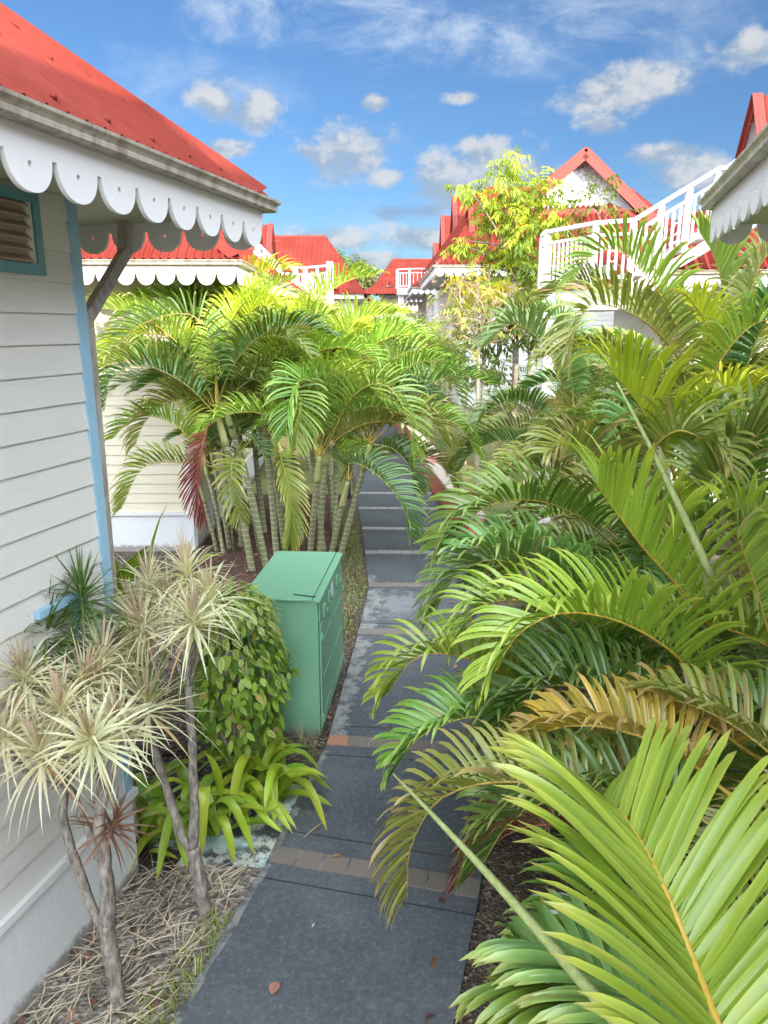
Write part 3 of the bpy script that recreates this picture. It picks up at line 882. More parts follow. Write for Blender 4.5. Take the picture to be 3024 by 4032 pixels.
def long_roof(label, loc, L, W, ridge, eave, hip0, hip1, rot=0.0, flare=0.0, n_gab=()):
    """long gabled house seen far off: ridge along local x; hip0/hip1 pull the ridge ends in"""
    r = thing('house', label, 'house', loc, rot)
    b = MB(); b.box((0.6, .6, -1), (L - .6, W - .6, eave - .25)); b.build('wall', M['cream'], r)
    f = MB(); f.box((0.1, .1, eave - .25), (L - .1, W - .1, eave - .02)); f.build('fascia', M['white'], r)
    q = MB(); tp = (ridge - eave) / (W / 2)
    def w(u): 
        a = W / 2 if hip0 <= 0 else min(W / 2, u / hip0 * W / 2)
        c = W / 2 if hip1 <= 0 else min(W / 2, (L - u) / hip1 * W / 2)
        return max(0.0, min(a, c))
    corrug(q, (0, 0, eave), (1, 0, 0), (0, 1, 0), tp, L, w, 0.25, .02, per=4)
    corrug(q, (L, W, eave), (-1, 0, 0), (0, -1, 0), tp, L, lambda u: w(L - u), 0.25, .02, per=4)
    if hip0 > 0: corrug(q, (0, W, eave), (0, -1, 0), (1, 0, 0), (ridge - eave) / hip0, W, lambda u: min(u, W - u) * 2 / W * hip0, 0.25, .02, per=4)
    if hip1 > 0: corrug(q, (L, 0, eave), (0, 1, 0), (-1, 0, 0), (ridge - eave) / hip1, W, lambda u: min(u, W - u) * 2 / W * hip1, 0.25, .02, per=4)
    if flare:   # bell-cast skirt
        corrug(q, (-flare, -flare, eave - flare * .45), (1, 0, 0), (0, 1, 0), .45, L + 2 * flare, lambda u: max(0, min(u, L + 2 * flare - u, flare + .05)), 0.25, .02, per=4)
        corrug(q, (-flare, W + flare, eave - flare * .45), (0, -1, 0), (1, 0, 0), .45, W + 2 * flare, lambda u: max(0, min(u, W + 2 * flare - u, flare + .05)), 0.25, .02, per=4)
    q.build('roof', M['roof'], r)
    c = MB(); hipcap(c, (max(hip0, 0), W / 2, ridge), (L - max(hip1, 0), W / 2, ridge), (0, -.8, -.8 * tp), (0, .8, -.8 * tp), .2, 20); c.build('ridge_cap', M['roofcap'], r)
    for gx, gw, gz in n_gab:
        dormer(r, (gx, -.2, gz), (0, -1), gw, gw * .95, 3.0, 'cream', .3, .25)
    return r
fl = long_roof('long red roof beyond the cream cottage, two cream gablets along its eave', (-11.5, 37.0, 0.95), 10.6, 9.0, 7.3, 4.2, 0, 2.2, n_gab=((8.2, 1.0, 5.5),))
fm = long_roof('small far red roof in the gap at the end of the path, cream gablet', (-5.0, 48.0, 0.95), 4.6, 8.0, 5.6, 3.9, 0, 1.8, n_gab=((3.4, .9, 4.9),))
fc = long_roof('large far red roof with bell-cast eave closing the view above the shrubs', (-0.9, 58.0, 0.95), 13.0, 10.0, 8.0, 5.6, 1.6, 0, flare=1.2, n_gab=((1.3, .9, 6.0),))
def gable_house():
    """house with the fretwork gable facing the camera"""
    r = thing('house', 'house with white fretwork gable and bright red bargeboards, behind the landing', 'house', (6.45, 25.0, 0.95), R(4))
    b = MB(); b.box((-3.6, 2, -1), (5.2, 9, 4.9)); b.build('wall', M['siding'], r)
    # main roof, ridge along x
    q = MB(); tp = math.tan(R(38)); eave, W = 5.0, 3.4
    corrug(q, (-4.3, 0.6, 4.85), (1, 0, 0), (0, 1, 0), tp, 9.2, lambda u: min(W, 0.55 * u + 0.02 + 10 * max(0, u - 0), (9.2 - u) * 3 + .05) if False else max(0.02, min(W, u * 1.9, (9.2 - u) * 1.9)), 0.16, .018, per=4)
    corrug(q, (4.9, 7.4, 4.85), (-1, 0, 0), (0, -1, 0), tp, 9.2, lambda u: max(0.02, min(W, u * 1.9, (9.2 - u) * 1.9)), 0.16, .018, per=4)
    corrug(q, (4.9, 0.6, 4.85), (0, 1, 0), (-1, 0, 0), tp * 1.9, 6.8, lambda u: min(u, 6.8 - u) / 1.9, 0.16, .018, per=4)
    corrug(q, (-4.3, 7.4, 4.85), (0, -1, 0), (1, 0, 0), tp * 1.9, 6.8, lambda u: min(u, 6.8 - u) / 1.9, 0.16, .018, per=4)
    q.build('roof', M['roof'], r)
    c = MB(); z = 4.85 + W * tp; hipcap(c, (-2.5, 4.0, z), (3.1, 4.0, z), (0, -.8, -.6), (0, .8, -.6), .2, 40); c.build('ridge_cap', M['roofcap'], r)
    # the gable
    ap_z, hw, rs = 8.05, 2.4, 1.98
    g = MB(); g.prism([(-1.95, -1.72), (1.95, -1.72), (0, -.02)], (0, 0.9, ap_z), (1, 0, 0), (0, 0, 1), (0, 1, 0), .06)
    gb = g.build('gable_panel', M['white'], r)
    rnd = random.Random(5)
    for k in range(56):      # fretwork: raised grey scrolls painted as the shade in cut-through slots
        zz = -.30 - 1.36 * rnd.random() ** .75
        lim = 1.02 * (-zz) - .16
        xx = rnd.uniform(-lim, lim)
        rr = rnd.uniform(.08, .15); a0 = rnd.uniform(0, 6.28)
        f = MB()
        f.tube([(xx + rr * math.cos(a0 + a), 0.895, ap_z + zz + rr * math.sin(a0 + a)) for a in np.linspace(0, 3.6, 8)], .015, 5)
        f.build('fretwork_scroll', M['slot'], gb)
    q = MB()
    for sg in (-1, 1):
        A = Vector((sg * (hw + .05), .42, ap_z - (hw + .05) * rs / hw))
        corrug(q, A, (0, 1, 0), (-sg, 0, 0), rs / hw, 4.0, lambda u: hw + .05, .16, .016, drop=.05, per=4)
    q.build('gable_roof', M['roof'], r)
    bb = MB(); tpg = rs / hw
    for sg in (-1, 1):
        n = Vector((sg * tpg, 0, 1)).normalized()
        bb.bar((sg * (hw + .75), .38, ap_z - (hw + .75) * tpg - .08), (0, .38, ap_z - .08), .06, .34, up=n)
        bb.bar((sg * (hw + .75), .62, ap_z - (hw + .75) * tpg + .08), (0, .62, ap_z + .08), .55, .05, up=n)
    bb.build('bargeboard', M['redtrim'], r)
    c = MB(); c.box((-2.2, .5, ap_z - 1.92), (2.2, 1.2, ap_z - 1.72)); c.build('gable_beam', M['redtrim'], r)
    k = MB()
    corrug(k, (-3.3, -.9, ap_z - 3.3), (1, 0, 0), (0, 1, 0), .62, 6.6, lambda u: min(1.9, u * 1.2, (6.6 - u) * 1.2), .16, .016, per=4)
    k.build('skirt_roof', M['roof'], r)
    dormer(r, (3.05, -.9, 6.1), (-.25, -1), .85, .8, 2.5, 'cream', .5, .25)
    return r
gable_house()
# the photographer's own house behind the viewpoint; its ridge throws the long shadow over the garden
own = MB()
own.box((3.7, -9.0, 0), (6.7, -5.8, 7.0)); own.box((6.702, -10.0, 0), (16.0, -5.9, 7.3))
own.prism([(3.3, 6.80), (7.1, 6.80), (5.2, 8.45)], (0, -5.5, 0), (1, 0, 0), (0, 0, 1), (0, -1, 0), 3.6)
own.prism([(5.9, 7.31), (16.6, 7.31), (14.2, 9.25), (7.7, 9.25)], (0, -5.6, 0), (1, 0, 0), (0, 0, 1), (0, -1, 0), 4.6)
oh = own.build('house', M['siding'])
tag(oh, 'viewpoint house standing behind the camera, unseen, shading the garden', 'house')

# ---------------------------------------------------------------- stairs and landings
def railing(parent, A, B, zA, zB, n_post=2, post=0.085, hgt=0.92, bal=0.11, rings=True, first=True, last=True):
    """handrail, mid rail, bottom rail, posts and balusters from A to B (plan), following zA..zB"""
    A, B = Vector((*A, zA)), Vector((*B, zB)); L = (B - A).length; Z = Vector((0, 0, 1))
    for nm, h_, w_, t_ in (('handrail', hgt, .09, .06), ('middle_rail', hgt - .19, .05, .045), ('bottom_rail', .09, .05, .045)):
        r = MB(); r.bar(A + Z * h_, B + Z * h_, w_, t_); r.build(nm, M['white'], parent)
    for k in range(n_post):
        if (k == 0 and not first) or (k == n_post - 1 and not last): continue
        c = A.lerp(B, k / max(1, n_post - 1))
        p = MB(); p.box((c.x - post / 2, c.y - post / 2, c.z - .02), (c.x + post / 2, c.y + post / 2, c.z + hgt - .03)); p.build('post', M['white'], parent)
    b = MB(); n = max(2, int(L / bal))
    for k in range(1, n):
        c = A.lerp(B, k / n)
        b.bar(c + Z * .11, c + Z * (hgt - .21), .035, .035)
        if rings and k % 4 == 2:
            c2 = c.lerp(A.lerp(B, (k + 1) / n), .5); d = (B - A).normalized(); m = Z * (.09 + (hgt - .28) * .5)
            b.tube([c2 + m + (d * math.cos(a) * .055 + Z * math.sin(a) * .085) for a in np.linspace(0, 6.283, 13)], .010, 5, cap=False)
    b.build('baluster_panel', M['white'], parent)
def stair_right():
    r = thing('staircase', 'white outdoor staircase and railed landing rising to the right above the palms', 'staircase')
    pb = at(1183, 497, 13.4); zf = pb.z - .95; pf = at(1288, 481, 12.3); ps = at(1369, 478, 12.0)
    B_, F_, S_ = Vector((pb.x, 13.4)), Vector((pf.x, 12.3)), Vector((ps.x, 12.0))
    sl = MB()
    poly = [(B_.x - .05, B_.y + .15), (B_.x - .08, B_.y - .1), (F_.x - .05, F_.y - .10), (S_.x, S_.y - .10), (S_.x + .2, 13.9), (B_.x, 13.9)]
    sl.prism(poly[::-1] if False else poly, (0, 0, zf - .06), (1, 0, 0), (0, 1, 0), (0, 0, 1), .05); sl.build('landing_tile', M['tile'], r)
    sl = MB(); sl.prism([(x * 1.0 + (.06 if x < 3.5 else 0), y + (.06 if y < 13 else 0)) for x, y in poly], (0, 0, zf - .40), (1, 0, 0), (0, 1, 0), (0, 0, 1), .335); sl.build('landing_slab', M['white'], r)
    for x, y in ((B_.x + .16, 13.3),):
        p = MB(); p.box((x - .17, y - .17, -.1), (x + .17, y + .17, zf - .40)); p.build('pillar', M['white'], r)
        p = MB(); p.box((x - .21, y - .21, zf - .52), (x + .21, y + .21, zf - .402)); p.build('pillar_cap', M['white'], r)
    railing(r, (B_.x + .02, B_.y + .5), (B_.x, B_.y), zf, zf, 2)
    railing(r, B_, F_, zf, zf, 2, first=False)
    railing(r, F_, S_, zf, zf, 2, first=False)
    # flight climbing to the right
    E_ = Vector((at(1552, 365, 11.8).x, 11.8)); zt = at(1552, 365, 11.8).z - .92
    T_ = Vector((at(1575, 362, 11.7).x, 11.7)); G_ = Vector((at(1700, 270, 10.8).x, 10.8)); zg = at(1700, 270, 10.8).z - .92
    railing(r, S_, E_, zf, zt, 4, first=False)
    railing(r, E_, T_, zt, zt, 2, first=False)
    railing(r, T_, G_, zt, zg, 4, first=False)
    st = MB(); st.bar((S_.x, S_.y - .03, zf - .12), (E_.x, E_.y - .03, zt - .12), .06, .16); st.bar((T_.x, T_.y - .03, zt - .12), (G_.x, G_.y - .03, zg - .12), .06, .16)
    st.build('stringer', M['white'], r)
    td = MB()
    for P0, P1, za, zb in ((S_, E_, zf, zt), (T_, G_, zt, zg)):
        n = max(3, int((zb - za) / .17))
        for k in range(n):
            f = (k + .5) / n; c = P0.lerp(P1, f); w = (P1 - P0).length / n
            td.box((c.x - w / 2, c.y + .02, za + (zb - za) * (k + 1) / n - .06), (c.x + w / 2 + .02, c.y + 0.95, za + (zb - za) * (k + 1) / n - .01))
    td.build('tread', M['white'], r)
stair_right()
def stair_left():
    r = thing('staircase', 'distant white staircase with railed landing and tall post above the left palms', 'staircase')
    Y = 23.0
    p = [at(560, 527, Y), at(604, 572, Y - .4), at(638, 577, Y - .2), at(660, 580, Y), at(712, 572, Y - .8)]
    zf = p[2].z - .92
    railing(r, (p[0].x, Y), (p[1].x, Y - .4), p[0].z - .95, zf, 5, last=False)
    railing(r, (p[1].x, Y - .4), (p[2].x, Y - .2), zf, zf, 2, post=.14)
    railing(r, (p[2].x, Y - .2), (p[3].x, Y), zf, zf, 2, post=.13, first=False)
    railing(r, (p[3].x, Y), (p[4].x, Y - .8), zf, zf, 3, first=False)
    b = MB(); b.bar((p[0].x, Y - .03, p[0].z - 1.15), (p[1].x, Y - .43, zf - .2), .08, .5); b.build('stringer', M['white'], r)
    q = p[4]
    b = MB(); b.box((q.x - .09, Y - .9, 0.3), (q.x + .10, Y - .7, zf + 1.02)); b.build('tall_post', M['white'], r)
    b = MB(); b.prism([(p[1].x, Y - .35), (p[2].x, Y - .15), (p[3].x, Y + .02), (q.x, Y - .75), (q.x, Y + 1.0), (p[1].x, Y + 1.0)], (0, 0, zf - .3), (1, 0, 0), (0, 1, 0), (0, 0, 1), .26); b.build('landing_slab', M['white'], r)
stair_left()
def stair_far():
    r = thing('staircase', 'far small landing with white railing below the large red roof', 'staircase')
    Y = 40.0
    a, b_, c = at(858, 581, Y), at(884, 578, Y), at(935, 574, Y)
    zf = a.z - .95
    railing(r, (a.x, Y), (b_.x, Y - .6), zf, zf, 2, bal=.2, rings=False, post=.12); railing(r, (b_.x, Y - .6), (c.x, Y - .6), zf, zf, 2, bal=.2, rings=False, post=.12, first=False)
    m = MB(); m.box((a.x, Y - .6, zf - .35), (c.x, Y + 1.5, zf - .02)); m.build('landing_slab', M['white'], r)
    for x in (a.x + .2, c.x - .2):
        m = MB(); m.box((x - .15, Y - .3, 0.5), (x + .15, Y, zf - .35)); m.build('pillar', M['white'], r)
stair_far()

# ---------------------------------------------------------------- low red walls beside the far path
def low_wall(label, pts, hgt, th=0.22, cap=True, group=None):
    r = thing('garden_wall', label, 'wall', (pts[0][0], pts[0][1], 0), 0, group)
    o = Vector((pts[0][0], pts[0][1]))
    w = MB(); c = MB()
    for a, b_ in zip(pts, pts[1:]):
        A, B_ = Vector(a) - o, Vector(b_) - o; d = (B_ - A).normalized(); s = Vector((d.y, -d.x)) * th
        za, zb = rise(a[1]), rise(b_[1])
        q = [A, A + s, B_ + s, B_]
        zz = [za, za, zb, zb]
        lo = [(v.x, v.y, z - .1) for v, z in zip(q, zz)]; hi = [(v.x, v.y, z + hgt) for v, z in zip(q, zz)]
        for i in range(4):
            j = (i + 1) % 4; w.face([lo[i], lo[j], hi[j], hi[i]])
        w.face(hi)
        e = d * .02; s2 = s * 1.15; A2, B2 = A - s * .075 - e, B_ - s * .075 + e
        q = [A2, A2 + s2, B2 + s2, B2]
        lo = [(v.x, v.y, z + hgt + .002) for v, z in zip(q, zz)]; hi = [(v.x, v.y, z + hgt + .06) for v, z in zip(q, zz)]
        for i in range(4):
            j = (i + 1) % 4; c.face([lo[i], lo[j], hi[j], hi[i]])
        c.face(hi); c.face(lo[::-1])
    w.build('wall_body', M['terracotta'], r); c.build('coping', M['coping'], r)
    return r
low_wall('nearer low terracotta wall with pale stone coping along the path edge', [(1.42, 11.8), (1.30, 13.4), (1.02, 16.6)], 0.42, 0.26)
w2 = low_wall('farther terracotta wall, taller, its pink painted end facing the path', [(0.98, 16.9), (0.55, 20.5), (0.10, 25.0)], 0.62, 0.28)
b = MB(); b.box((-.03, -.06, -.05), (.34, -.015, .60)); b.build('end_face', M['pink'], w2)

# ================================================================ plants
def V3(p): return np.array(p, float)
def spline(ctrl, n=160):
    """Catmull-Rom through ctrl, evenly spaced by length"""
    c = np.array([tuple(p) for p in ctrl], float)
    c = np.vstack([2 * c[0] - c[1], c, 2 * c[-1] - c[-2]])
    out = []
    for i in range(1, len(c) - 2):
        p0, p1, p2, p3 = c[i - 1:i + 3]
        t = np.linspace(0, 1, 40, endpoint=False)[:, None]
        out.append(0.5 * ((2 * p1) + (-p0 + p2) * t + (2 * p0 - 5 * p1 + 4 * p2 - p3) * t ** 2 + (-p0 + 3 * p1 - 3 * p2 + p3) * t ** 3))
    out = np.vstack(out + [c[-2][None]])
    d = np.r_[0, np.cumsum(np.linalg.norm(np.diff(out, axis=0), axis=1))]
    s = np.linspace(0, d[-1], n)
    return np.c_[np.interp(s, d, out[:, 0]), np.interp(s, d, out[:, 1]), np.interp(s, d, out[:, 2])], d[-1]
def nrm(a): return a / np.maximum(np.linalg.norm(a, axis=-1, keepdims=True), 1e-9)

STYLE = {   # dark, light, tip, rachis, share of dry leaflets
    'green': ((0.077, 0.179, 0.026), (0.173, 0.307, 0.045), (0.358, 0.435, 0.090), (0.486, 0.448, 0.077), .03),
    'fresh': ((0.122, 0.256, 0.026), (0.243, 0.384, 0.045), (0.461, 0.538, 0.102), (0.589, 0.486, 0.064), .01),
    'lime': ((0.230, 0.358, 0.019), (0.410, 0.512, 0.038), (0.538, 0.563, 0.090), (0.589, 0.486, 0.064), .0),
    'deep': ((.036, .105, .020), (.092, .195, .034), (.25, .31, .08), (.36, .36, .08), .03),
    'blue': ((.085, .195, .052), (.165, .300, .080), (.42, .50, .14), (.44, .42, .09), .02),
    'olive': ((.115, .170, .025), (.230, .270, .055), (.46, .40, .12), (.46, .38, .07), .10),
    'amber': ((.160, .160, .020), (.380, .290, .040), (.30, .17, .07), (.48, .38, .06), .22),
    'orange': ((.240, .150, .015), (.460, .280, .035), (.22, .12, .06), (.46, .33, .05), .30),
    'rust': ((.120, .035, .022), (.210, .060, .035), (.12, .05, .03), (.40, .20, .10), .20),
    'dry': ((.210, .150, .090), (.380, .300, .190), (.14, .09, .06), (.36, .27, .13), .6),
}
def frond_arrays(ctrl, n=44, L=.5, W=.028, vee=58, droop=.62, style='green', seed=0, gap=.16, seg=7, ang=(76, 40), roll=0.0, rach=.011, hdir=None, edge=0.12, fold=.22, stiff=1.0, tipdry=.35):
    r = np.random.default_rng(seed + 100)
    P, LEN = spline(ctrl)
    m = len(P)
    T = nrm(np.gradient(P, axis=0))
    h = V3(hdir) if hdir is not None else P[-1] - P[0]
    h = h.copy(); h[2] = 0
    if np.linalg.norm(h) < .05: h = V3((0, 1, 0))
    S0 = nrm(np.cross(nrm(h), V3((0, 0, 1))))
    S = nrm(S0[None] - T * (T @ S0)[:, None])
    U = np.cross(S, T)
    if roll:
        ca, sa = math.cos(roll), math.sin(roll)
        S, U = S * ca + U * sa, U * ca - S * sa
    dark, light, tip, rc, dry = [V3(q) if not isinstance(q, float) else q for q in STYLE[style]]
    tt = np.linspace(0, 1, n)
    k = np.repeat(tt, 2) + r.normal(0, .25 / n, 2 * n)
    k = np.clip(k, 0, 1)
    sd = np.tile([1., -1.], n)
    idx = (gap + (0.985 - gap) * k) * (m - 1)
    i0 = np.clip(idx.astype(int), 0, m - 2); f = (idx - i0)[:, None]
    p = P[i0] * (1 - f) + P[i0 + 1] * f
    t, s, u = T[i0], S[i0], U[i0]
    al = np.radians(ang[0] + (ang[1] - ang[0]) * k ** 1.15 + r.normal(0, 2.5, 2 * n))
    be = np.radians(vee * (1 - .25 * k) + r.normal(0, 3.5, 2 * n))
    d = nrm(np.cos(al)[:, None] * t + np.sin(al)[:, None] * (np.cos(be)[:, None] * s * sd[:, None] + np.sin(be)[:, None] * u))
    prof = np.sin(np.pi * (.16 + .74 * k)) ** .55
    l = L * prof * (1 + r.normal(0, .05, 2 * n))
    dr = droop * np.clip(r.normal(1, .22, 2 * n), .3, 2) * np.where(r.random(2 * n) < .05, 1.9, 1)
    c = dark + (light - dark) * np.clip(r.normal(.5, .24, 2 * n), 0, 1)[:, None]
    isdry = r.random(2 * n) < dry
    c[isdry] = c[isdry] * .5 + V3((.30, .21, .11)) * .5
    rows, cols = [], []
    pos = p.copy()
    wp = np.interp(np.linspace(0, 1, seg + 1), [0, .10, .28, .68, .88, 1], [.45, .85, 1, .95, .66, .05])
    rl = r.normal(0, .22, 2 * n)
    tw = np.where(isdry, r.normal(0, 1.2, 2 * n), 0)
    for q in range(seg + 1):
        wd = nrm(t - d * (t * d).sum(1)[:, None])
        nn = np.cross(d, wd)
        sg = np.sign((nn * u).sum(1)); nn = nn * sg[:, None]
        a = rl + tw * q / seg
        wd2 = wd * np.cos(a)[:, None] + nn * np.sin(a)[:, None]
        w = (W * wp[q] * .5 * (.75 + .5 * prof))[:, None]
        fo = nn * (W * wp[q] * fold)
        rows.append(np.stack([pos - wd2 * w + fo, pos, pos + wd2 * w + fo], 1))
        s_ = q / seg
        mix = np.clip((s_ - (1 - tipdry)) / tipdry, 0, 1) ** 1.6 * .75  # pale tips paint the sky's gloss into the colour; brown ones are dry
        cc = c * (1 - mix) + tip * mix
        e = np.where(s_ > .93, .5, 0.0)
        cc = cc * (1 - e) + V3((.22, .14, .07)) * e
        cols.append(np.stack([cc * (1 + edge), cc * .92, cc * (1 + edge)], 1))
        if q < seg:
            d = nrm(d + np.array([0, 0, -1.]) * (dr * ((q + .6) / seg) ** (1.9 * stiff) * 4.4 / seg)[:, None])
            pos = pos + d * (l / seg)[:, None]
    A = np.stack(rows, 1).reshape(-1, 3); C = np.stack(cols, 1).reshape(-1, 3)
    base = (np.arange(2 * n) * 3 * (seg + 1))[:, None, None]
    q = np.arange(seg)[None, :, None] * 3
    o = np.array([[0, 1, 4, 3], [1, 2, 5, 4]])
    F = (base[..., None] + q[..., None] + o[None, None]).reshape(-1, 4)
    # rachis
    st = np.linspace(0, m - 1, 22).astype(int); ns = 6
    rv, rcx = [], []
    for j, i in enumerate(st):
        rr = rach * (1.25 - 1.02 * j / (len(st) - 1)) * (1.6 if j == 0 else 1)
        for a in np.arange(ns) * 2 * np.pi / ns:
            rv.append(P[i] + S[i] * math.cos(a) * rr + U[i] * math.sin(a) * rr * .8)
            rcx.append(rc * (.8 + .25 * math.sin(a)) * (1 if j > 3 else .85))
    b = len(A); fr = []
    for j in range(len(st) - 1):
        for a in range(ns):
            x, y = b + j * ns + a, b + j * ns + (a + 1) % ns
            fr.append([x, y, y + ns, x + ns])
    return np.vstack([A, rv]), np.vstack([F, fr]), np.clip(np.vstack([C, rcx]), 0, 1)
def frond_mesh(name, ctrl, mat='palm', **kw):
    V, F, C = frond_arrays(ctrl, **kw)
    return raw_mesh(name, V, F, C, M[mat])

# a library of free-standing fronds, each rooted at its origin and arching along +x
LIB = {}
def lib(style, e0, e1, size=2.0, seed=0, n=58, L=.50, W=.022, vee=54, droop=.62, seg=6):
    key = (style, e0, e1, size, seed, n)
    if key not in LIB:
        q = [V3((0, 0, 0))]; N = 9
        for k in range(N):
            a = math.radians(e0 + (e1 - e0) * ((k + .5) / N) ** 1.55)
            q.append(q[-1] + V3((math.cos(a), 0.02 * math.sin(k + seed), math.sin(a))) * size / N)
        LIB[key] = frond_mesh('palm_frond', q, n=n, L=L, W=W, vee=vee, droop=droop, style=style, seed=seed * 13 + int(e0), hdir=(1, 0, 0), seg=seg, gap=.20)
    return LIB[key]

def palm_stem(parent, pts, r0, r1, shaft=0.5):
    P, LEN = spline(pts, 26)
    k = max(2, int(26 * (1 - shaft / max(LEN, shaft * 1.5))))
    b = MB(); b.tube([tuple(p) for p in P[:k + 1]], [r0 + (r1 - r0) * i / 25 for i in range(k + 1)], 9); b.build('stem', M['palmstem'], parent, smooth=True)
    b = MB(); q = P[k:]; n = len(q)
    b.tube([tuple(p) for p in q], [r1 * (1.35 - .55 * i / max(1, n - 1)) for i in range(n)], 9); b.build('crownshaft', M['shaft'], parent, smooth=True)
def crown(parent, top, n, rnd, styles, size=(1.7, 2.1), e_hi=80, e_lo=18, az0=None, arc=None, nleaf=46, L=.46, W=.0215, droop=.62, clear=0.0, sun_styles=None):
    """n fronds spiralling out of a stem top; clear: half angle (rad) kept free towards the viewer's side"""
    az = rnd.uniform(0, 6.28) if az0 is None else az0
    for k in range(n):
        f = k / max(1, n - 1)
        e0 = e_hi + (e_lo - e_hi) * f + rnd.uniform(-6, 6)
        e0 = int(round(e0 / 9) * 9)
        e1 = e0 - rnd.choice((84, 104, 122)) + (12 if e0 < 45 else 0)
        st = rnd.choice(styles if f < .8 or len(styles) < 3 else styles[-2:])
        if f < .36 and sun_styles: st = rnd.choice(sun_styles)  # upright young fronds take lime styles that paint in the sunlight
        sz = rnd.choice(size)
        me = lib(st, e0, e1, sz, rnd.randint(0, 1), nleaf, L * sz / 1.9, W * (.6 + .4 * sz / 1.9), 56, droop)
        o = link('frond', me, parent, top)
        a = az + k * 2.39996 + rnd.uniform(-.25, .25)
        if clear:
            q = (a + math.pi / 2 + math.pi) % (2 * math.pi) - math.pi     # angle from the viewer's side (-y)
            if abs(q) < clear: a += (1 if q >= 0 else -1) * (clear - abs(q) + rnd.uniform(0, .5))
        o.rotation_euler = (rnd.uniform(-.12, .12), 0, a)
        s = rnd.uniform(.9, 1.08); o.scale = (s, s, s)
def spear(parent, a, b, r, style=(.30, .38, .10)):
    a, b = Vector(a), Vector(b); mb = MB()
    mb.tube([a.lerp(b, k / 10) + Vector((0, 0, .02 * math.sin(k / 10 * 3.1))) for k in range(11)], [r * (1 - .80 * (k / 10) ** 1.2) for k in range(11)], 8)
    o = mb.build('spear_leaf', M['spear'], parent, smooth=True); return o
M['spear'] = bark_mat('unopened_palm_spear', (0.20, 0.25, 0.075), (0.30, 0.34, 0.13))

def hero(parent, pts, style, seed, label=None, **kw):
    """a frond traced in space: pts = (x, y, depth) along its midrib"""
    q = [at(*p) for p in pts]
    me = frond_mesh('palm_frond', q, style=style, seed=seed, **kw)
    o = link('frond', me, parent)
    if label: o['label'] = label
    return o

# ---------------------------------------------------------------- palm clump left of the path
def clump_left():
    rnd = random.Random(21)
    r = thing('areca_palm', 'tall multi-stemmed palm clump behind the green cabinet, ringed stems showing', 'palm')
    S = [  # foot (x, y of the picture), top (x, y, depth), radius
        ((546, 1231), (468, 888, 10.2), .047, 8), ((577, 1225), (482, 868, 10.5), .046, 8), ((598, 1200), (568, 893, 10.8), .045, 8),
        ((615, 1185), (588, 935, 10.7), .046, 7), ((497, 1185), (446, 930, 11.3), .036, 7), ((520, 1180), (520, 800, 11.6), .04, 7),
        ((470, 1190), (420, 1020, 11.0), .028, 5), ((484, 1195), (430, 960, 11.4), .028, 4)]
    for (fx, fy), tp, rad, n in S:
        g = on_ground(fx, fy); t = at(*tp)
        mid = g.lerp(t, .5) + Vector((-(t.x - g.x) * .10, 0, 0))
        palm_stem(r, [g - Vector((0, 0, .08)), mid, t], rad * 1.12, rad * .92, .55)
        crown(r, t, n - 2, rnd, ['green', 'fresh', 'green', 'deep', 'olive'], (1.9, 2.2), 86, 46, clear=1.0, sun_styles=['lime', 'fresh'])
    # named fronds
    o = hero(r, [(478, 905, 10.1), (440, 700, 10.0), (330, 690, 9.9), (250, 760, 9.9), (225, 890, 9.95)], 'deep', 1, n=48, L=.5, W=0.0207, droop=.5)
    hero(r, [(470, 900, 10.0), (400, 830, 9.8), (310, 790, 9.7), (240, 820, 9.7), (212, 900, 9.7)], 'deep', 2, n=46, L=.46, W=0.0200, droop=.5)
    hero(r, [(450, 1000, 10.2), (380, 920, 10.0), (300, 900, 10.0), (240, 950, 10.0)], 'green', 3, n=44, L=.42, W=0.0192, droop=.6)
    hero(r, [(470, 1010, 10.1), (400, 1000, 9.9), (310, 1010, 9.8), (262, 1100, 9.8)], 'olive', 4, n=44, L=.46, W=0.0200, droop=.7)
    hero(r, [(452, 910, 10.0), (438, 960, 9.7), (425, 1040, 9.6), (440, 1120, 9.6)], 'rust', 5, 'dead rust-red frond hanging down the stems', n=48, L=.44, W=0.0178, droop=.3, ang=(50, 20))
    hero(r, [(575, 905, 10.5), (620, 830, 10.1), (650, 870, 9.8), (640, 960, 9.7)], 'green', 6, n=44, L=.50, W=0.0222, droop=.6)
    hero(r, [(600, 960, 10.4), (610, 1000, 10.0), (630, 1080, 9.8), (625, 1170, 9.8)], 'olive', 7, n=46, L=.5, W=0.0222, droop=.3, ang=(55, 18))
    hero(r, [(520, 1040, 10.2), (505, 990, 9.9), (500, 1040, 9.7), (520, 1120, 9.7)], 'olive', 8, n=40, L=.42, W=0.0222, droop=.4)
    hero(r, [(470, 880, 10.2), (470, 790, 10.4), (500, 690, 10.6), (560, 610, 10.9)], 'lime', 9, n=46, L=.5, W=0.0222, droop=.6)
    hero(r, [(520, 800, 11.4), (520, 720, 11.0), (560, 660, 10.7), (640, 680, 10.5)], 'lime', 10, n=46, L=.52, W=0.0222, droop=.6)
    for k, (fx, fy) in enumerate([(505, 1190), (560, 1195), (480, 1175), (600, 1190), (530, 1195)]):   # thin young stems
        g = on_ground(fx, fy); b = MB(); t = g + Vector((rnd.uniform(-.35, .1), rnd.uniform(-.1, .3), rnd.uniform(1.3, 2.1)))
        b.tube([g, g.lerp(t, .5), t], [.022, .02, .016], 7); b.build('stem', M['palmstem'], r, smooth=True)
        crown(r, t, 3, rnd, ['green', 'olive', 'deep'], (1.1, 1.3), 80, 45, clear=.8)
clump_left()
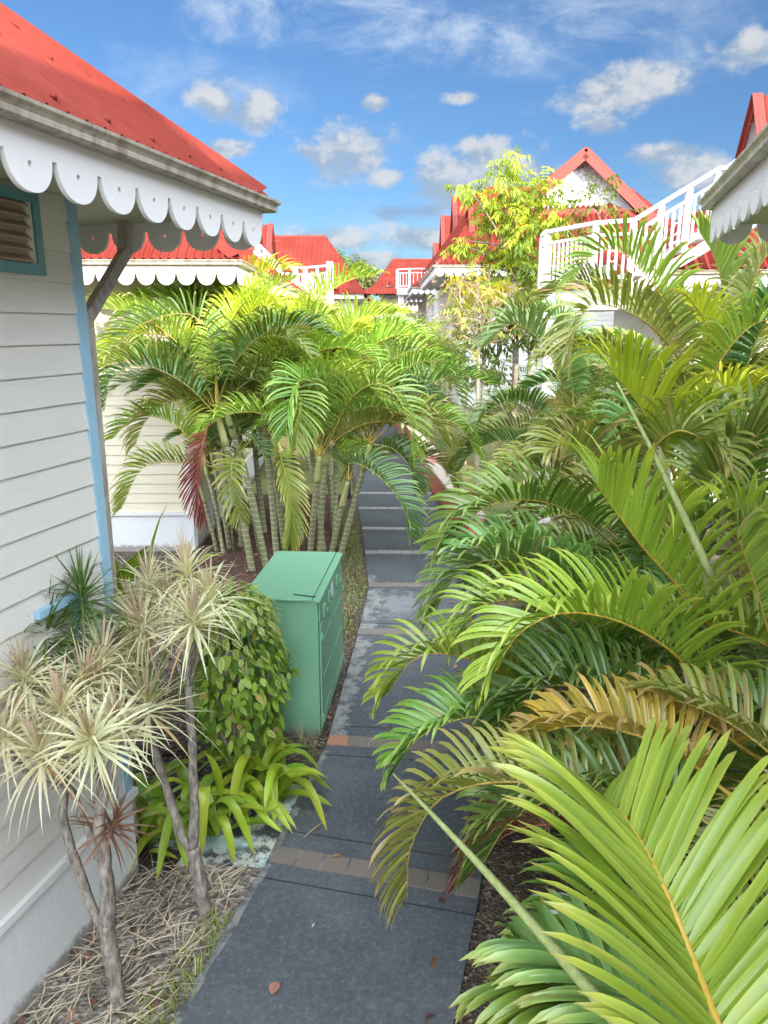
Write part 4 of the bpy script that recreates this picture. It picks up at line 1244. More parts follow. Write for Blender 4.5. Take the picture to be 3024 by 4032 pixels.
def clump_back():
    rnd = random.Random(33)
    r = thing('areca_palm', 'sunlit lime palm clump behind the tall clump, top of its fronds against the eaves', 'palm')
    for x, y, z, n in ((-3.6, 12.3, 2.7, 7), (-2.9, 12.0, 3.0, 8), (-2.2, 12.4, 2.9, 8), (-1.5, 12.0, 2.7, 8), (-1.0, 12.8, 2.6, 7)):
        palm_stem(r, [Vector((x + .1, y, -.05)), Vector((x, y, z * .5)), Vector((x, y, z))], .05, .042, .5)
        crown(r, Vector((x, y, z)), n, rnd, ['lime', 'fresh', 'lime', 'green'], (1.9, 2.2), 84, 30)  # lime tones put sunlight on the tops into the leaf colour
clump_back()
def clump_mid():
    rnd = random.Random(31)
    r = thing('areca_palm', 'second palm clump at the path edge, right of the taller clump, fronds over the path', 'palm')
    S = [((669, 1197), (690, 985, 10.5), .046, 8), ((688, 1197), (708, 935, 10.8), .046, 8), ((714, 1195), (752, 1040, 10.6), .045, 7), ((734, 1197), (800, 960, 10.4), .045, 8),
         ((700, 1190), (660, 860, 11.6), .04, 8), ((722, 1180), (730, 860, 12.0), .04, 8)]
    for (fx, fy), tp, rad, n in S:
        g = on_ground(fx, fy); t = at(*tp)
        palm_stem(r, [g - Vector((0, 0, .08)), g.lerp(t, .5), t], rad * 1.1, rad * .92, .5)
        crown(r, t, n - 2, rnd, ['green', 'deep', 'green', 'fresh', 'olive'], (1.9, 2.2), 86, 46, clear=1.0, sun_styles=['lime', 'fresh'])
    hero(r, [(735, 1040, 10.4), (760, 1000, 10.0), (820, 1030, 9.6), (868, 1090, 9.4), (885, 1160, 9.4)], 'deep', 11, n=52, L=.46, W=0.0207, droop=.55)
    hero(r, [(700, 980, 10.4), (760, 860, 10.1), (830, 830, 9.8), (880, 900, 9.6), (890, 980, 9.6)], 'green', 12, n=48, L=.5, W=0.0222, droop=.6)
    hero(r, [(690, 960, 10.5), (690, 850, 10.0), (650, 820, 9.6), (625, 870, 9.4), (618, 940, 9.4)], 'green', 13, n=46, L=.5, W=0.0222, droop=.6)
    hero(r, [(800, 950, 10.4), (850, 900, 10.2), (920, 900, 10.0), (965, 960, 10.0)], 'olive', 14, n=44, L=.46, W=0.0207, droop=.7)
    hero(r, [(810, 960, 10.4), (850, 970, 10.2), (885, 1010, 10.0), (893, 1060, 10.0)], 'deep', 15, n=44, L=.42, W=0.0192, droop=.6)
    hero(r, [(800, 950, 10.4), (840, 790, 10.8), (900, 760, 10.9), (960, 800, 10.9), (1000, 880, 10.9)], 'green', 16, n=46, L=.5, W=0.0222, droop=.6)
    hero(r, [(690, 850, 11.4), (715, 760, 11.0), (770, 690, 10.8), (850, 680, 10.7)], 'fresh', 17, n=46, L=.5, W=0.0222, droop=.6)
clump_mid()

# ---------------------------------------------------------------- palms right of the path
def clump_near():
    rnd = random.Random(41)
    r = thing('areca_palm', 'nearest palm at lower right, a huge frond with yellow midrib filling the corner', 'palm')
    hero(r, [(1640, 2480, 1.22), (1560, 2240, 1.40), (1500, 2080, 1.58), (1440, 1930, 1.75), (1385, 1820, 1.92), (1335, 1748, 2.08), (1300, 1728, 2.22)], 'fresh', 51,
         n=50, L=.60, W=0.0262, vee=34, droop=.42, seg=9, rach=.013, gap=.02, ang=(66, 36), stiff=1.3, edge=.10, fold=.16)
    hero(r, [(1690, 2520, 1.5), (1540, 2310, 1.75), (1380, 2160, 1.95), (1250, 2070, 2.1), (1150, 2040, 2.2)], 'blue', 52,
         n=40, L=.46, W=.030, vee=20, droop=.5, seg=7, rach=.012, gap=.05, ang=(64, 26))
    hero(r, [(1560, 2500, 1.7), (1400, 2290, 1.85), (1260, 2170, 2.0), (1150, 2110, 2.1), (1080, 2120, 2.18)], 'green', 59, n=42, L=.40, W=.028, vee=16, droop=.6, seg=7, gap=.05)
    hero(r, [(1500, 2330, 1.75), (1330, 2240, 1.9), (1180, 2190, 2.05), (1080, 2190, 2.12)], 'olive', 53, n=40, L=.42, W=0.0252, vee=12, droop=.6, seg=7)
    hero(r, [(1480, 1930, 2.9), (1330, 1760, 3.0), (1130, 1690, 3.1), (960, 1720, 3.2), (888, 1830, 3.25), (880, 1940, 3.25)], 'olive', 54, 'brown-tipped frond drooping over the path', n=50, L=.40, W=0.0200, droop=.7, seg=6, tipdry=.6)
    hero(r, [(1560, 1800, 2.8), (1430, 1720, 2.95), (1250, 1710, 3.05), (1110, 1770, 3.1), (1040, 1870, 3.1)], 'deep', 55, n=46, L=.40, W=0.0192, droop=.8, seg=6)
    hero(r, [(1580, 1720, 3.0), (1450, 1620, 3.1), (1300, 1570, 3.2), (1180, 1580, 3.3), (1120, 1640, 3.35)], 'amber', 56, 'yellowing frond with dry curled tips', n=48, L=.33, W=0.0222, droop=.75, seg=6)
    hero(r, [(1640, 1640, 3.3), (1520, 1560, 3.3), (1420, 1530, 3.4), (1330, 1560, 3.5)], 'amber', 57, 'amber frond with dry curled leaflets', n=40, L=.36, W=0.0207, droop=1.0, seg=6)
    hero(r, [(1400, 2000, 3.0), (1250, 1800, 3.1), (1100, 1800, 3.2), (1010, 1900, 3.3)], 'rust', 58, 'dead red-brown frond', n=40, L=.36, W=0.0178, droop=.9)
    spear(r, at(1365, 2245, 1.62), at(849, 1672, 2.55), .0215)
    for x, y, z, n in ((2.1, 2.5, 1.0, 6), (2.5, 3.1, 1.2, 6), (1.75, 3.4, .55, 6), (1.9, 1.9, .8, 4)):
        g = Vector((x, y, -.05)); b = MB(); b.tube([g, Vector((x, y, z))], [.05, .04], 8); b.build('stem', M['palmstem'], r, smooth=True)
        crown(r, Vector((x, y, z)), n, rnd, ['deep', 'green', 'deep', 'olive'], (1.3, 1.5), 62, 12)
clump_near()
def clump_big():
    rnd = random.Random(51)
    r = thing('areca_palm', 'large bushy palm clump right of the path, dense bright green fronds down to the ground', 'palm')
    H = dict(seg=7)
    hero(r, [(1560, 1560, 4.3), (1515, 1480, 4.2), (1440, 1400, 4.1), (1330, 1340, 4.0), (1210, 1325, 3.9), (1120, 1370, 3.85), (1070, 1450, 3.8)], 'fresh', 61, n=52, L=.58, W=0.0266, droop=.62, rach=.013, gap=.04, **H)
    hero(r, [(1545, 1370, 4.5), (1480, 1285, 4.35), (1395, 1190, 4.2), (1330, 1105, 4.1), (1290, 1050, 4.0)], 'fresh', 62, n=46, L=.74, W=.026, droop=.55, rach=.013, gap=.04, ang=(62, 26), **H)
    hero(r, [(1480, 1120, 5.6), (1450, 1010, 5.5), (1410, 930, 5.4), (1370, 860, 5.3), (1320, 800, 5.2)], 'lime', 63, n=46, L=.74, W=.026, droop=.65, rach=.013, gap=.04, ang=(60, 28), **H)
    hero(r, [(1370, 1100, 5.5), (1300, 1040, 5.3), (1270, 990, 5.2), (1230, 960, 5.1), (1190, 980, 5.0)], 'olive', 64, n=40, L=.5, W=0.0237, droop=.8, **H)
    hero(r, [(1400, 1000, 5.6), (1420, 960, 5.4), (1470, 930, 5.2), (1530, 960, 5.1), (1560, 1020, 5.0)], 'olive', 65, 'olive ageing frond', n=38, L=.42, W=0.0222, droop=.8, **H)
    hero(r, [(1330, 1180, 5.6), (1240, 1110, 5.4), (1140, 1080, 5.2), (1040, 1100, 5.1), (960, 1180, 5.1)], 'green', 66, n=48, L=.52, W=0.0237, droop=.75, **H)
    hero(r, [(1380, 1330, 5.2), (1270, 1270, 5.0), (1150, 1210, 4.9), (1060, 1180, 4.8), (1000, 1190, 4.8)], 'blue', 67, n=46, L=.52, W=0.0252, droop=.7, **H)
    hero(r, [(1320, 1350, 5.1), (1200, 1270, 4.9), (1080, 1210, 4.8), (990, 1240, 4.8), (940, 1320, 4.8)], 'blue', 68, n=48, L=.46, W=0.0222, droop=.7, **H)
    hero(r, [(1380, 1450, 4.7), (1270, 1360, 4.5), (1150, 1300, 4.4), (1040, 1310, 4.35), (990, 1380, 4.3)], 'fresh', 69, n=46, L=.48, W=0.0222, droop=.7, **H)
    hero(r, [(1250, 1560, 4.6), (1130, 1480, 4.4), (1000, 1420, 4.25), (900, 1420, 4.2), (835, 1500, 4.2)], 'fresh', 70, n=48, L=.44, W=0.0222, droop=.75, **H)
    hero(r, [(1250, 1600, 4.3), (1120, 1560, 4.1), (1010, 1550, 4.0), (910, 1590, 3.95), (860, 1650, 3.95)], 'green', 71, n=48, L=.42, W=0.0222, droop=.8, **H)
    hero(r, [(1450, 1480, 4.5), (1330, 1430, 4.4), (1230, 1430, 4.3), (1150, 1480, 4.3), (1110, 1560, 4.3)], 'deep', 72, n=46, L=.5, W=0.0237, droop=.7, **H)
    hero(r, [(1500, 1620, 3.9), (1350, 1520, 3.9), (1220, 1480, 3.9), (1120, 1510, 3.9), (1070, 1580, 3.9)], 'deep', 73, n=46, L=.5, W=0.0237, droop=.7, **H)
    hero(r, [(1690, 1480, 3.9), (1650, 1330, 3.9), (1620, 1230, 3.9), (1590, 1150, 3.9)], 'green', 74, n=40, L=.52, W=0.0252, droop=.6, **H)
    hero(r, [(1720, 1330, 4.6), (1660, 1200, 4.6), (1610, 1120, 4.6), (1560, 1090, 4.6)], 'fresh', 75, n=40, L=.5, W=0.0252, droop=.6, **H)
    hero(r, [(1600, 1150, 5.6), (1570, 1050, 5.6), (1530, 960, 5.6), (1490, 900, 5.6)], 'green', 76, n=44, L=.6, W=0.0266, droop=.6, **H)
    hero(r, [(1500, 1090, 5.2), (1560, 1010, 5.2), (1620, 950, 5.2), (1690, 920, 5.2)], 'green', 77, n=44, L=.6, W=0.0266, droop=.6, **H)
    hero(r, [(1500, 960, 6.4), (1530, 900, 6.3), (1570, 860, 6.2), (1630, 840, 6.1)], 'lime', 78, n=40, L=.46, W=0.0222, droop=.7, **H)
    hero(r, [(1720, 1650, 3.2), (1660, 1580, 3.3), (1590, 1560, 3.4), (1530, 1600, 3.5)], 'deep', 79, n=42, L=.4, W=0.0222, droop=.8, **H)
    hero(r, [(1500, 1200, 5.4), (1380, 1080, 5.8), (1280, 1060, 5.9), (1180, 1090, 6.0), (1110, 1150, 6.0)], 'olive', 80, 'yellowing frond low in the clump', n=44, L=.44, W=0.0207, droop=.8, **H)
    spear(r, at(1537, 1245, 3.75), at(1332, 826, 3.95), .024)
    spear(r, at(1530, 1300, 4.2), at(1503, 1125, 4.0), .010)
    for x, y, z, n in ((2.3, 4.7, .85, 7), (2.8, 5.4, 1.2, 7), (2.0, 5.8, .9, 7), (3.0, 4.4, 1.1, 6), (1.8, 4.2, .4, 6), (2.4, 6.8, 1.4, 8), (2.2, 6.9, 1.0, 7), (3.2, 6.4, 1.7, 7)):
        g = Vector((x, y, -.05)); b = MB(); b.tube([g, Vector((x, y, z))], [.055, .045], 8); b.build('stem', M['palmstem'], r, smooth=True)
        crown(r, Vector((x, y, z)), n, rnd, ['green', 'fresh', 'deep', 'blue', 'olive'], (1.5, 1.8), 52, 4, W=.024)
clump_big()
def clump_upper():
    rnd = random.Random(61)
    r = thing('areca_palm', 'tall palm clump at upper right, arching fronds below the staircase and gutter', 'palm')
    hero(r, [(1500, 830, 7.6), (1460, 700, 7.6), (1400, 600, 7.6), (1330, 540, 7.6), (1270, 560, 7.6), (1240, 610, 7.6)], 'green', 81, n=50, L=.55, W=0.0237, droop=.6)
    hero(r, [(1500, 830, 7.4), (1440, 740, 7.2), (1370, 680, 7.0), (1280, 660, 6.9), (1240, 720, 6.8), (1235, 780, 6.8)], 'olive', 82, n=50, L=.5, W=0.0222, droop=.65)
    hero(r, [(1480, 830, 7.7), (1400, 700, 7.9), (1320, 640, 8.0), (1240, 610, 8.1), (1170, 650, 8.1)], 'olive', 83, n=48, L=.48, W=0.0222, droop=.65)
    hero(r, [(1515, 850, 7.2), (1530, 740, 7.1), (1520, 690, 7.0), (1495, 650, 6.9)], 'lime', 84, n=36, L=.42, W=0.0266, droop=.55, ang=(60, 30))
    hero(r, [(1520, 850, 7.2), (1570, 760, 7.0), (1630, 700, 6.9), (1690, 690, 6.8)], 'fresh', 85, n=38, L=.45, W=0.0237, droop=.7)
    hero(r, [(1540, 800, 7.8), (1560, 650, 7.8), (1545, 560, 7.8), (1510, 500, 7.8)], 'green', 86, n=40, L=.5, W=0.0370, droop=.4, ang=(52, 26))
    hero(r, [(1580, 800, 7.6), (1620, 640, 7.6), (1650, 560, 7.6), (1700, 520, 7.6)], 'olive', 87, n=44, L=.5, W=0.0222, droop=.7)
    hero(r, [(1600, 830, 7.2), (1640, 720, 7.1), (1690, 660, 7.0), (1760, 640, 7.0)], 'deep', 88, n=44, L=.5, W=0.0222, droop=.7)
    for x, y, z, n in ((3.0, 7.8, 2.35, 8), (3.7, 7.2, 2.5, 8), (4.3, 8.2, 2.6, 8), (3.1, 8.8, 2.1, 7), (4.0, 10.4, 2.6, 7), (3.4, 11.2, 2.3, 7)):
        palm_stem(r, [Vector((x - .1, y, -.05)), Vector((x, y, z * .5)), Vector((x, y, z))], .055, .045, .5)
        crown(r, Vector((x, y, z)), n, rnd, ['green', 'deep', 'olive', 'green', 'olive'], (1.6, 1.9), 70, 5, W=.028)
clump_upper()
def clump_grey():
    rnd = random.Random(71)
    r = thing('areca_palm', 'grey-green palm clump beyond the big clump, below the landing pillar', 'palm')
    hero(r, [(1230, 890, 9.6), (1200, 790, 9.5), (1150, 720, 9.4), (1100, 700, 9.3), (1060, 740, 9.3)], 'blue', 91, n=48, L=.6, W=0.0252, droop=.6)
    hero(r, [(1240, 890, 9.6), (1230, 780, 9.7), (1210, 700, 9.8), (1170, 670, 9.9)], 'blue', 92, n=44, L=.55, W=0.0252, droop=.6)
    for x, y, z, n in ((2.35, 9.8, 1.7, 8), (2.5, 10.4, 2.0, 9), (2.6, 8.9, 1.5, 8), (3.0, 12.4, 1.6, 8)):
        palm_stem(r, [Vector((x + .1, y, -.05)), Vector((x, y, z * .5)), Vector((x, y, z))], .05, .04, .45)
        crown(r, Vector((x, y, z)), n, rnd, ['blue', 'olive', 'deep', 'olive', 'olive'], (1.5, 1.8), 72, 8)
clump_grey()
def far_palm(label, x, y, stems, styles, size, seed):
    rnd = random.Random(seed)
    r = thing('areca_palm', label, 'palm')
    for dx, dy, z, n in stems:
        palm_stem(r, [Vector((x + dx * .6, y + dy, rise(y) - .05)), Vector((x + dx, y + dy, z * .6)), Vector((x + dx, y + dy, z))], .06, .045, .5)
        crown(r, Vector((x + dx, y + dy, z)), n, rnd, styles, size, 75, 5, nleaf=34)
far_palm('feathery pale palm in the distance under the far red roof', 1.0, 19.5, ((0, 0, 3.0, 10), (-.6, .4, 2.6, 9), (.5, .8, 2.5, 9)), ['lime', 'fresh', 'olive'], (1.6, 1.9), 5)
far_palm('hazy pale palm beyond the tall clump, beside the distant landing post', -1.3, 17.6, ((0, 0, 2.6, 9), (-.9, .5, 2.8, 9), (-1.8, .9, 2.5, 8)), ['lime', 'fresh', 'lime'], (1.6, 1.9), 6)

# ---------------------------------------------------------------- leaves on twigs: a generic scatter
def leaf_batch(pos, dirs, up, length, width, cols, fold=.18, droop=.15, cols_edge=None, segs=3, taper=(.08, .8, 1, .72, .0)):
    """oval leaves as folded strips; arrays of n"""
    n = len(pos); d = nrm(dirs); s = nrm(np.cross(d, up)); u = np.cross(s, d)
    prof = np.interp(np.linspace(0, 1, segs + 1), np.linspace(0, 1, len(taper)), taper)
    rows, cc = [], []
    ce = cols if cols_edge is None else cols_edge
    for k in range(segs + 1):
        q = k / segs
        p = pos + d * (length * q)[:, None] - np.array([0, 0, 1.]) * (np.asarray(droop) * length * q * q * (1 + q))[:, None]
        w = (width * max(prof[k], .02) * .5)[:, None]
        rows.append(np.stack([p - s * w + u * w * fold * 2, p, p + s * w + u * w * fold * 2], 1))
        cc.append(np.stack([ce, cols, ce], 1))
    A = np.stack(rows, 1).reshape(-1, 3); C = np.stack(cc, 1).reshape(-1, 3)
    base = (np.arange(n) * 3 * (segs + 1))[:, None, None]; q = np.arange(segs)[None, :, None] * 3
    o = np.array([[0, 1, 4, 3], [1, 2, 5, 4]])
    F = (base[..., None] + q[..., None] + o[None, None]).reshape(-1, 4)
    return A, F, np.clip(C, 0, 1)
def lerpc(a, b, f): return V3(a) + (V3(b) - V3(a)) * f[:, None]

# ---------------------------------------------------------------- dragon trees (striped narrow leaves)
def rosette_mesh(seed, green=False, old=.2, n=84, L=.27, heart=(.30, .17, .12)):
    r = np.random.default_rng(seed)
    f = np.linspace(0, 1, n)
    az = np.arange(n) * 2.39996 + r.normal(0, .2, n)
    el = np.radians(86 - 112 * f ** .85 + r.normal(0, 7, n))
    d = np.c_[np.cos(el) * np.cos(az), np.cos(el) * np.sin(az), np.sin(el)]
    z0 = np.c_[np.zeros(n), np.zeros(n), .10 * (1 - f)]
    l = L * (.72 + .38 * np.sin(np.pi * (.15 + .7 * f))) * (1 + r.normal(0, .08, n))
    w = np.full(n, .0125) * (1 + r.normal(0, .12, n))
    if green:
        c = lerpc((.040, .105, .022), (.085, .17, .03), r.random(n)); e = c * 1.05
    else:
        c = lerpc((.36, .41, .19), (.54, .56, .32), r.random(n)); e = lerpc((.64, .62, .42), (.80, .77, .60), r.random(n))
        h = f < .16
        c[h] = c[h] * .45 + V3(heart) * .55; e[h] = e[h] * .55 + V3(heart) * .55
        o = (f > .80) & (r.random(n) < old)
        c[o] = V3((.38, .27, .13)); e[o] = V3((.46, .34, .18))
    A, F, C = leaf_batch(z0 + d * .012, d, np.tile([0, 0, 1.], (n, 1)) + r.normal(0, .15, (n, 3)), l, w, c, .22, np.abs(r.normal(.13, .13, n)), e, 5, (.75, 1, .95, .75, .42, .0))
    return raw_mesh('rosette', A, F, C, M['strap'])
ROS = [rosette_mesh(s) for s in range(3)] + [rosette_mesh(7, old=.5, heart=(.26, .15, .12)), rosette_mesh(8, L=.31)]
ROSG = [rosette_mesh(21, True, n=110, L=.36), rosette_mesh(22, True, n=80, L=.27)]
def branch(parent, pts, r0, r1, mat='bark', n=9, wob=.12, seed=0, name='branch'):
    P, L = spline(pts, 18); rnd = random.Random(seed)
    b = MB(); b.tube([tuple(p + np.array([rnd.uniform(-1, 1), rnd.uniform(-1, 1), 0]) * r0 * wob) for p in P], [(r0 + (r1 - r0) * i / 17) * (1 + rnd.uniform(-wob, wob)) for i in range(18)], n)
    return b.build(name, M[mat], parent, smooth=True)
def head(parent, p, k, seed, tilt=.35, sc=1.0, meshes=None):
    rnd = random.Random(seed)
    o = link('leaf_rosette', (meshes or ROS)[k], parent, p)
    o.rotation_euler = (rnd.uniform(-tilt, tilt), rnd.uniform(-tilt, tilt), rnd.uniform(0, 6.28)); o.scale = (sc,) * 3
def dracaena_a():
    r = thing('dragon_tree', 'nearer striped dragon tree with forked grey trunk beside the cottage plinth', 'plant')
    g = on_ground(257, 2169); Y = g.y
    q = lambda x, y, d=0.0: at(x, y, Y + d)
    branch(r, [g - Vector((0, 0, .06)), q(240, 2060), q(231, 1990)], .044, .038, seed=1, name='trunk')
    branch(r, [q(232, 2000), q(231, 1905), q(222, 1840), q(215, 1762), q(220, 1690), q(205, 1632)], .040, .020, seed=2)
    branch(r, [q(228, 2010), q(204, 1970, .03), q(157, 1845, .06), q(136, 1762, .08), q(139, 1700, .08), q(130, 1575, .08)], .028, .018, seed=3)
    branch(r, [q(215, 1850), q(190, 1790, .05), q(171, 1752, .08), q(153, 1706, .08), q(100, 1668, -.1)], .024, .015, seed=4)
    branch(r, [q(218, 1760), q(240, 1680, -.02), q(262, 1606, .0)], .016, .010, seed=5)
    branch(r, [q(139, 1700, .08), q(80, 1620, .05), q(58, 1510, .1)], .016, .010, seed=6)
    branch(r, [q(139, 1700, .08), q(70, 1680, .0), q(25, 1622, -.05)], .016, .010, seed=7)
    hs = [(95, 1655, -.15, 3), (208, 1618, -.1, 0), (22, 1608, -.05, 1), (58, 1490, .15, 3), (134, 1560, .08, 0), (264, 1588, .1, 1), (170, 1500, .3, 2), (215, 1460, .38, 3)]
    for i, (x, y, d, k) in enumerate(hs): head(r, q(x, y, d), k, 30 + i, sc=1.0)
    # dead dark rosette low on the trunk
    rm = rosette_mesh(40, old=0, n=46, L=.20)
    a = rm.color_attributes['tint']; n = len(a.data); a.data.foreach_set('color', np.tile([.20, .115, .075, 1], n).astype(np.float32))
    o = link('dead_rosette', rm, r, q(232, 1800, .02)); o.rotation_euler = (.1, .5, 0); o['label'] = 'small dry brown rosette on the trunk'
dracaena_a()
def dracaena_b():
    r = thing('dragon_tree', 'second striped dragon tree, its two trunks rising in front of the strap-leaved plants', 'plant')
    g = on_ground(443, 1968); Y = g.y
    q = lambda x, y, d=0.0: at(x, y, Y + d)
    branch(r, [g - Vector((0, 0, .06)), q(428, 1880), q(415, 1830)], .047, .040, seed=11, name='trunk')
    branch(r, [q(416, 1840), q(390, 1800), q(366, 1720, .02), q(343, 1650, .03), q(326, 1590, .03), q(322, 1550)], .032, .018, seed=12)
    branch(r, [q(415, 1835), q(420, 1780), q(418, 1680), q(412, 1570), q(408, 1480)], .030, .024, seed=13)
    for i, (x, y, d) in enumerate(((380, 1400, .1), (400, 1330, .2), (418, 1390, -.1), (455, 1340, .05))):
        branch(r, [q(408, 1484), q((408 + x) / 2 - 6, (1480 + y) / 2 + 10, d * .5), q(x, y, d)], .013, .010, seed=14 + i)
    branch(r, [q(322, 1560), q(318, 1450, .1), q(320, 1390, .15)], .016, .012, seed=19)
    branch(r, [q(326, 1590), q(280, 1530, .1), q(252, 1480, .12)], .014, .010, seed=20)
    hs = [(324, 1546, -.1, 4), (419, 1366, -.12, 3), (320, 1372, .12, 2), (408, 1262, .2, 0), (458, 1318, .08, 1), (324, 1290, .3, 2), (250, 1412, .25, 3), (254, 1478, .15, 1), (376, 1318, .32, 1), (292, 1340, .34, 0)]
    for i, (x, y, d, k) in enumerate(hs): head(r, q(x, y, d), k, 60 + i, sc=1.08 if k == 4 else 1.02)
dracaena_b()
def dracaena_green():
    r = thing('dragon_tree', 'plain green dragon tree against the cottage siding, behind the striped ones', 'plant')
    g = Vector((-1.74, 3.78, 0))
    t1, t2 = at(95, 1400, 3.62), at(180, 1318, 3.75)
    branch(r, [g, g.lerp(t1, .6) + Vector((0, -.05, 0)), t1], .022, .014, seed=31, name='trunk')
    branch(r, [g.lerp(t1, .5) + Vector((0, -.05, 0)), at(167, 1440, 3.7), t2], .012, .009, seed=32)
    head(r, t1, 0, 90, .2, 1.12, ROSG); head(r, at(120, 1370, 3.75), 0, 91, .3, .9, ROSG); head(r, at(60, 1430, 3.6), 1, 92, .4, 1.1, ROSG); head(r, t2, 1, 93, .15, 1.1, ROSG)
dracaena_green()

# ---------------------------------------------------------------- variegated bush beside the cabinet
def bush():
    r = thing('bush', 'rounded bush with cream-edged oval leaves crowding the green cabinet', 'shrub', (-1.15, 5.22, 0))
    rg = np.random.default_rng(5)
    st = MB()
    for k in range(10):
        a = k * .7; t = Vector((.30 * math.cos(a), .30 * math.sin(a), .8 + .1 * math.sin(k * 3)))
        st.tube([(.05 * math.cos(a), .05 * math.sin(a), -.05), tuple(t * .5), tuple(t)], [.022, .016, .008], 6)
    st.build('stem', M['twig'], r)
    n = 1900
    u = nrm(rg.normal(0, 1, (n, 3))); u[:, 2] = np.where(u[:, 2] < -.75, -u[:, 2], u[:, 2])
    rad = (.62 + .38 * rg.random(n) ** .5)[:, None]
    lump = (1 + .12 * np.sin(5 * u[:, 0] + 2) * np.sin(6 * u[:, 1]) + .10 * np.sin(9 * u[:, 2] + 1))[:, None]
    p = u * rad * lump * V3((.40, .46, .74)) + V3((0, 0, .88))
    low = p[:, 2] < .55
    p[low, :2] *= (.55 + .45 * (p[low, 2] / .55))[:, None]
    keep = (p[:, 2] > .42) | (rg.random(n) < .35); p, u = p[keep], u[keep]; n = len(p)
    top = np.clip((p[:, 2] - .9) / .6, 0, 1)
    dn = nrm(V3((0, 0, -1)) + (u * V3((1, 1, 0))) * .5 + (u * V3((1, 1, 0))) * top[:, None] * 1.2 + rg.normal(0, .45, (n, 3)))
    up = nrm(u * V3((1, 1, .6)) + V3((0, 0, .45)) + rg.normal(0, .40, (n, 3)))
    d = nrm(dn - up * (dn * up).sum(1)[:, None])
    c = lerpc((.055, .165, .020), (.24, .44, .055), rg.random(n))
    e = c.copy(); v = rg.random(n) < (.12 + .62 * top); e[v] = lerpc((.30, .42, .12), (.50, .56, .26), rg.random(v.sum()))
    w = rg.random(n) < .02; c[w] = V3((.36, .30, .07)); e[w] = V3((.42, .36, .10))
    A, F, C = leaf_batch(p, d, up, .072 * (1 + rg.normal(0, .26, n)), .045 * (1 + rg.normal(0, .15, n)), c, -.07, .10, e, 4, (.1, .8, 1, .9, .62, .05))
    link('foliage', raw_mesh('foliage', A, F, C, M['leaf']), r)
bush()

# ---------------------------------------------------------------- strap-leaved plants, banana-like leaves
def strap(ctrl, w, c0, c1, seed=0, keel=.22, segs=12):
    P, L = spline(ctrl, segs + 1); T = nrm(np.gradient(P, axis=0))
    h = P[-1] - P[0]; h[2] = 0
    if np.linalg.norm(h) < .02: h = V3((1, .2, 0))
    S = nrm(np.cross(nrm(h), V3((0, 0, 1)))); rows, cols = [], []
    for k in range(segs + 1):
        q = k / segs; s = nrm(S - T[k] * (S @ T[k])); u = np.cross(s, T[k])
        ww = w * float(np.interp(q, [0, .15, .5, .8, .95, 1], [.62, .85, 1, .8, .35, .06])) / 2
        c = V3(c0) + (V3(c1) - V3(c0)) * q
        if q > .94: c = c * .4 + V3((.22, .13, .07)) * .6
        rows += [P[k] - s * ww + u * ww * keel, P[k] - s * ww * .5 + u * ww * keel * .3, P[k], P[k] + s * ww * .5 + u * ww * keel * .3, P[k] + s * ww + u * ww * keel]
        cols += [c * 1.08, c * .95, c * 1.15, c * .95, c * 1.08]
    F = [[k * 5 + j, k * 5 + j + 1, k * 5 + j + 6, k * 5 + j + 5] for k in range(segs) for j in range(4)]
    return np.array(rows), np.array(F), np.clip(np.array(cols), 0, 1)
def straps(name, parent, items, mat='strap'):
    for it in items:
        A, F, C = strap(*it); link(name, raw_mesh(name, A, F, C, M[mat]), parent)
def lily(label, foot, n, seed, heroes, size=(.5, .8), Yspread=.2):
    r = thing('spider_lily', label, 'plant')
    rnd = random.Random(seed); g = on_ground(*foot); it = []
    for k in range(n):
        a = k * 2.39996 + rnd.uniform(-.3, .3); L = rnd.uniform(*size); rise_ = rnd.uniform(.16, .55) * L
        h = Vector((math.cos(a), math.sin(a), 0)); b0 = g + Vector((rnd.uniform(-1, 1) * Yspread, rnd.uniform(-1, 1) * Yspread, 0))
        out = L * .62
        m1 = b0 + h * out * .3 + Vector((0, 0, rise_ * .8)); m2 = b0 + h * out * .72 + Vector((0, 0, rise_)); m3 = b0 + h * out * 1.15 + Vector((0, 0, rise_ * rnd.uniform(.2, .75)))
        f = rnd.random(); c0 = (.09 + .08 * f, .20 + .10 * f, .02); c1 = (.20 + .12 * f, .34 + .08 * f, .03)
        it.append(([b0, m1, m2, m3], rnd.uniform(.065, .095), c0, c1, k))
    for pts, w, c0, c1 in heroes: it.append(([at(*p) for p in pts], w, c0, c1, 1))
    straps('leaf', r, it)
    return r
LG, LY = (.20, .36, .02), (.34, .46, .05)
lily('lime strap-leaved lily sprawling over the path edge in front of the bush', (560, 1712), 30, 3, [
    ([(560, 1712, 4.75), (620, 1668, 4.7), (665, 1662, 4.6), (702, 1677, 4.5)], .05, LG, LY),
    ([(500, 1700, 4.8), (545, 1735, 4.5), (580, 1775, 4.35), (612, 1800, 4.3)], .062, LG, LY),
    ([(530, 1690, 4.8), (580, 1730, 4.5), (610, 1770, 4.4), (632, 1800, 4.35)], .062, LG, LY),
    ([(480, 1745, 4.6), (540, 1742, 4.45), (580, 1750, 4.4), (622, 1735, 4.4)], .055, LG, LY),
    ([(560, 1700, 4.8), (600, 1740, 4.6), (625, 1770, 4.5), (640, 1790, 4.45)], .05, LG, LY)], (.5, .85))
